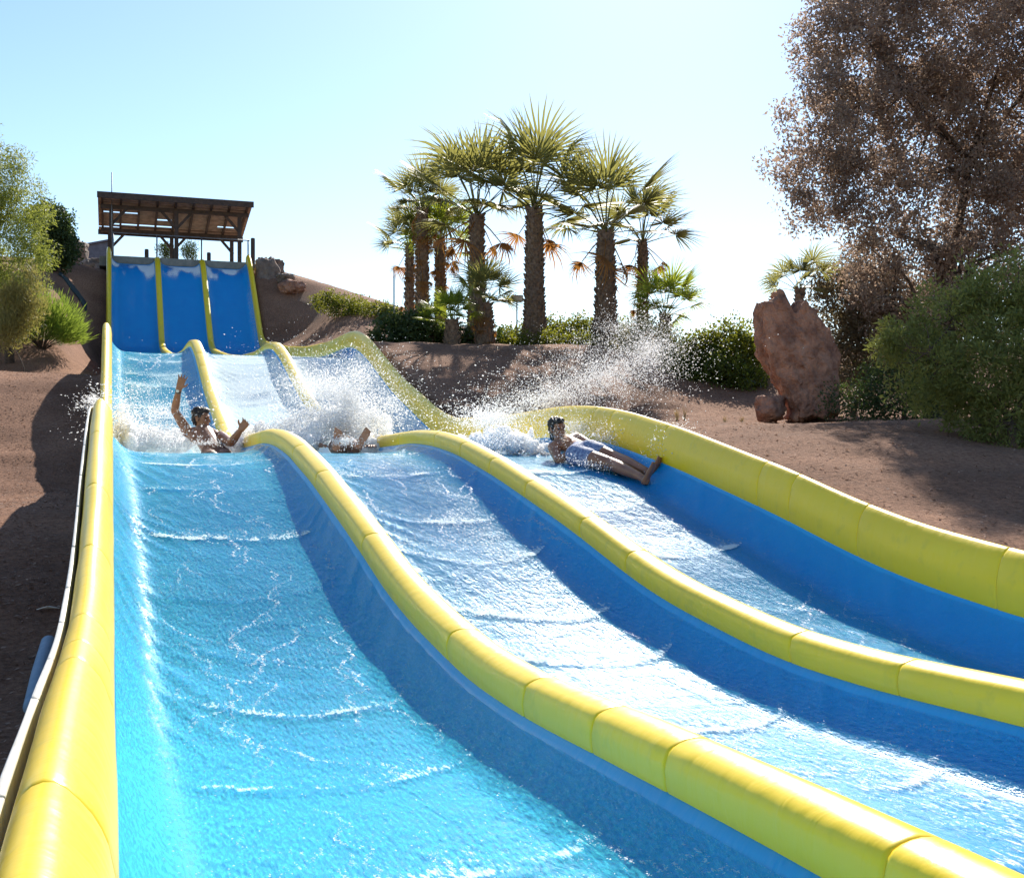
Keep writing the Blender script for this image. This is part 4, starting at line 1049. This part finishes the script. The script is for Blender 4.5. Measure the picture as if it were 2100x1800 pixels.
person_recline()

def person_hidden():
    loc = P(715, 920, 12.7); root = empty('person', loc)
    tag(root, 'rider in the middle lane hidden by white spray with bare feet showing', 'person', 'riders on the slide')
    B = Body(); pel = P(706, 915, 12.95); H = P(690, 880, 13.75); fd = RT * .2 + TOW; mid = P(694, 900, 13.5); A = mid - RT * .19; C_ = mid + RT * .19
    B.head(H, fd); B.cap(H, .05, mid, .06); B.chain([A, C_], [.06, .06]); B.cap(mid, .10, pel, .115)
    for sh, q in ((A, -1), (C_, 1)):
        e = sh + RT * q * .08 + Vector((0, -.2, -.06)); w = e + Vector((0, -.24, -.02)); B.chain([sh, e, w], [.055, .042, .028]); B.hand(w, w + Vector((0, -.1, 0)), -UP, -RT * q, .3)
    for h0, kn, an, heel, toe, sn in ((pel - RT * .08, P(694, 905, 12.65), P(690, 914, 12.3), P(689, 919, 12.24), P(694, 886, 12.18), TOW),
                                      (pel + RT * .08, P(718, 904, 12.7), P(731, 913, 12.32), P(736, 914, 12.27), P(757, 879, 12.2), (TOW * .8 + RT * .5).normalized())):
        B.chain([h0, kn], [.08, .052]); B.chain([kn, an], [.05, .034]); B.cap(an, .036, heel, .032); B.foot(heel, toe, sn)
    B.build('body', M['skin_brown'], root, loc); hair(H, fd, root); eyes(H, fd, root)
    s_ = Body(); s_.cap(pel, .128, pel.lerp(mid, .2), .12)
    for q in (-1, 1): s_.cap(pel + RT * .08 * q, .1, pel + RT * .08 * q + Vector((0, -.2, 0)), .085)
    s_.build('swim_shorts', M['shorts_dark'], root, loc, .012, 4)
person_hidden()

# ------------------------------------------------------------------ splashes
def octa(C, R, D=None):
    n = len(C); d = np.array([[1, 0, 0], [-1, 0, 0], [0, 1, 0], [0, -1, 0], [0, 0, 1], [0, 0, -1]], float)
    O = d[None] * R[:, None, None]
    if D is not None: O = O + D[:, None, :] * (np.einsum('nkj,nj->nk', O, D) / (np.sum(D * D, 1)[:, None] + 1e-12) ** .5)[:, :, None]
    V = (C[:, None, :] + O).reshape(-1, 3)
    f = np.array([[0, 2, 4], [2, 1, 4], [1, 3, 4], [3, 0, 4], [2, 0, 5], [1, 2, 5], [3, 1, 5], [0, 3, 5]])
    return V, (np.arange(n)[:, None, None] * 6 + f[None]).reshape(-1, 3)

def spray(label, clouds, seed, heap=None, group='splashes around the riders'):
    """clouds: x, y, depth, half widths in photo pixels, depth spread (m), count, drop radius (m), tail"""
    r = np.random.default_rng(seed); Cs, Rs = [], []
    for (x, y, d, sx, sy, sd, n, rad, ang) in clouds:
        g = r.normal(size=(n, 3)) * r.uniform(.2, 1.15, (n, 1)); a = math.radians(ang)
        px = x + g[:, 0] * sx * math.cos(a) - g[:, 1] * sy * math.sin(a); py = y + g[:, 0] * sx * math.sin(a) + g[:, 1] * sy * math.cos(a)
        dd = d + g[:, 2] * sd; u = (px - 1050) / F; v = (YH - py) / F
        # strings: pull some drops towards streak lines
        C = np.stack([dd * (SN + u * CS), dd * (CS - u * SN), v * dd], -1)
        Cs.append(C); Rs.append(rad * np.exp(r.normal(0, .42, n)) * .8)
    C = np.concatenate(Cs); R = np.concatenate(Rs)
    inside = (C[:, 0] > 0) & (C[:, 0] < 3 * LW)
    zg = np.where(inside, T(C[:, 1]) - DEP(C[:, 1]), terr(C[:, 0], C[:, 1]))
    keep = C[:, 2] > zg; C, R = C[keep], R[keep]
    ce = C.mean(0); D = (C - ce) + r.normal(0, .15, C.shape); D[:, 2] -= .1; D /= np.linalg.norm(D, axis=1)[:, None]; D *= r.uniform(.0, 1.6, (len(C), 1))
    V, Fq = octa(C, R * .85, D); me = mesh_np('splash', V, Fq, True)
    o = link('splash', me, M['drop']); tag(o, label, 'splash', group, kind='stuff')
    return o

def foam_heap(label, pts, seed):
    """lumpy bank of white water: pts (centre, radius)"""
    r = np.random.default_rng(seed); B = Body(); loc = Vector(pts[0][0])
    for c, rad, n in pts:
        for i in range(n):
            o = Vector(r.normal(0, 1, 3)); o.z = abs(o.z) * .55; cc = Vector(c) + o * rad * .8; cc.x = max(cc.x, .2); B.ell(cc, tuple(rad * r.uniform(.25, .6, 3)))
    ob = B.build('white_water', M['foam_bank'], None, Vector((0, 0, 0)), .022, 2, lambda c: .030 * noise.fractal(c * 14, .9, 2.2, 4) + .012 * noise.noise(c * 60))
    tag(ob, label, 'white water', 'banks of white water on the landing', kind='stuff')
fz_ = lambda X, Y: float(T(Y)) - .22
def fp(x, d, dz=0.03):
    p = P(x, 930, d); p.z = fz_(p.x, p.y) + dz; return p
foam_heap('white water churned across the left lane behind the waving man', [(fp(250, 12.7, .1), .20, 26), (fp(255, 13.2, .14), .12, 12), (fp(300, 13.0, .08), .18, 22), (fp(350, 13.2, .06), .17, 20), (fp(400, 13.6, .06), .16, 16), (fp(500, 13.0, .04), .14, 16), (fp(545, 13.0, .08), .16, 22), (fp(470, 13.5, .05), .14, 12), (fp(525, 13.5, .12), .16, 14)], 1)
foam_heap('white water heaped in the middle lane around the hidden rider', [(fp(630, 13.1, .08), .17, 20), (fp(660, 13.5, .18), .20, 22), (fp(700, 13.8, .25), .24, 30), (fp(722, 13.7, .42), .18, 16), (fp(740, 13.5, .12), .20, 20), (fp(780, 13.1, .03), .16, 16), (fp(600, 13.3, .1), .16, 14)], 2)
foam_heap('white water trailing behind the rider in the right lane', [(fp(1010, 12.0, .06), .14, 18), (fp(1050, 11.7, .06), .14, 20), (fp(1085, 11.5, .03), .12, 16), (fp(975, 12.4, .05), .14, 14), (fp(1110, 11.5, .0), .10, 8)], 3)
spray('spray thrown up around the waving man in the left lane', [
    (300, 890, 12.9, 60, 16, .3, 5000, .006, 0), (255, 878, 12.9, 18, 24, .25, 3200, .006, 0), (535, 890, 12.9, 40, 14, .25, 4000, .006, -8), (330, 845, 13.2, 70, 28, .35, 4200, .0036, 0),
    (250, 840, 12.9, 22, 40, .2, 1800, .004, 0), (188, 822, 12.6, 26, 17, .2, 800, .0048, -25), (420, 908, 12.5, 60, 8, .15, 700, .005, 0), (590, 870, 13.1, 30, 18, .3, 2200, .005, -20), (300, 800, 13.6, 50, 30, .4, 1200, .003, 0)], 11)
spray('tall burst of spray hiding the rider in the middle lane', [
    (700, 862, 13.2, 52, 26, .35, 4500, .006, 0), (716, 815, 13.5, 42, 34, .35, 4500, .006, 20), (640, 850, 13.4, 50, 28, .35, 3500, .0055, 0), (670, 795, 13.6, 80, 42, .4, 9000, .0038, 0), (620, 785, 13.8, 85, 44, .4, 6500, .0033, 0),
    (760, 860, 13.1, 40, 26, .3, 3500, .005, 0), (704, 904, 12.15, 26, 9, .08, 1300, .0045, 0), (800, 830, 13.4, 50, 44, .3, 3000, .0035, 0), (735, 765, 13.6, 45, 36, .3, 3200, .0036, 0)], 12)
spray('wide plume of spray behind the rider in the right lane', [
    (1050, 908, 11.6, 38, 17, .25, 4500, .006, 5), (1230, 770, 13.5, 115, 48, .8, 11000, .0046, -14), (1330, 720, 13.8, 62, 50, .7, 6500, .0046, -30), (1130, 815, 13, 115, 36, .7, 9500, .0044, -12), (1010, 858, 12.8, 58, 24, .5, 6000, .005, 0),
    (1200, 878, 11.3, 95, 24, .25, 6500, .0036, 5), (1280, 905, 10.7, 62, 24, .2, 5000, .0042, 10), (1376, 906, 9.9, 26, 17, .12, 3800, .005, -35), (1160, 905, 10.9, 30, 22, .2, 900, .0038, 0), (1250, 960, 10.2, 60, 8, .12, 1800, .0045, 12), (1270, 670, 14, 70, 28, .6, 1600, .0042, -10), (1180, 730, 14, 90, 40, .6, 1600, .004, -10)], 13)
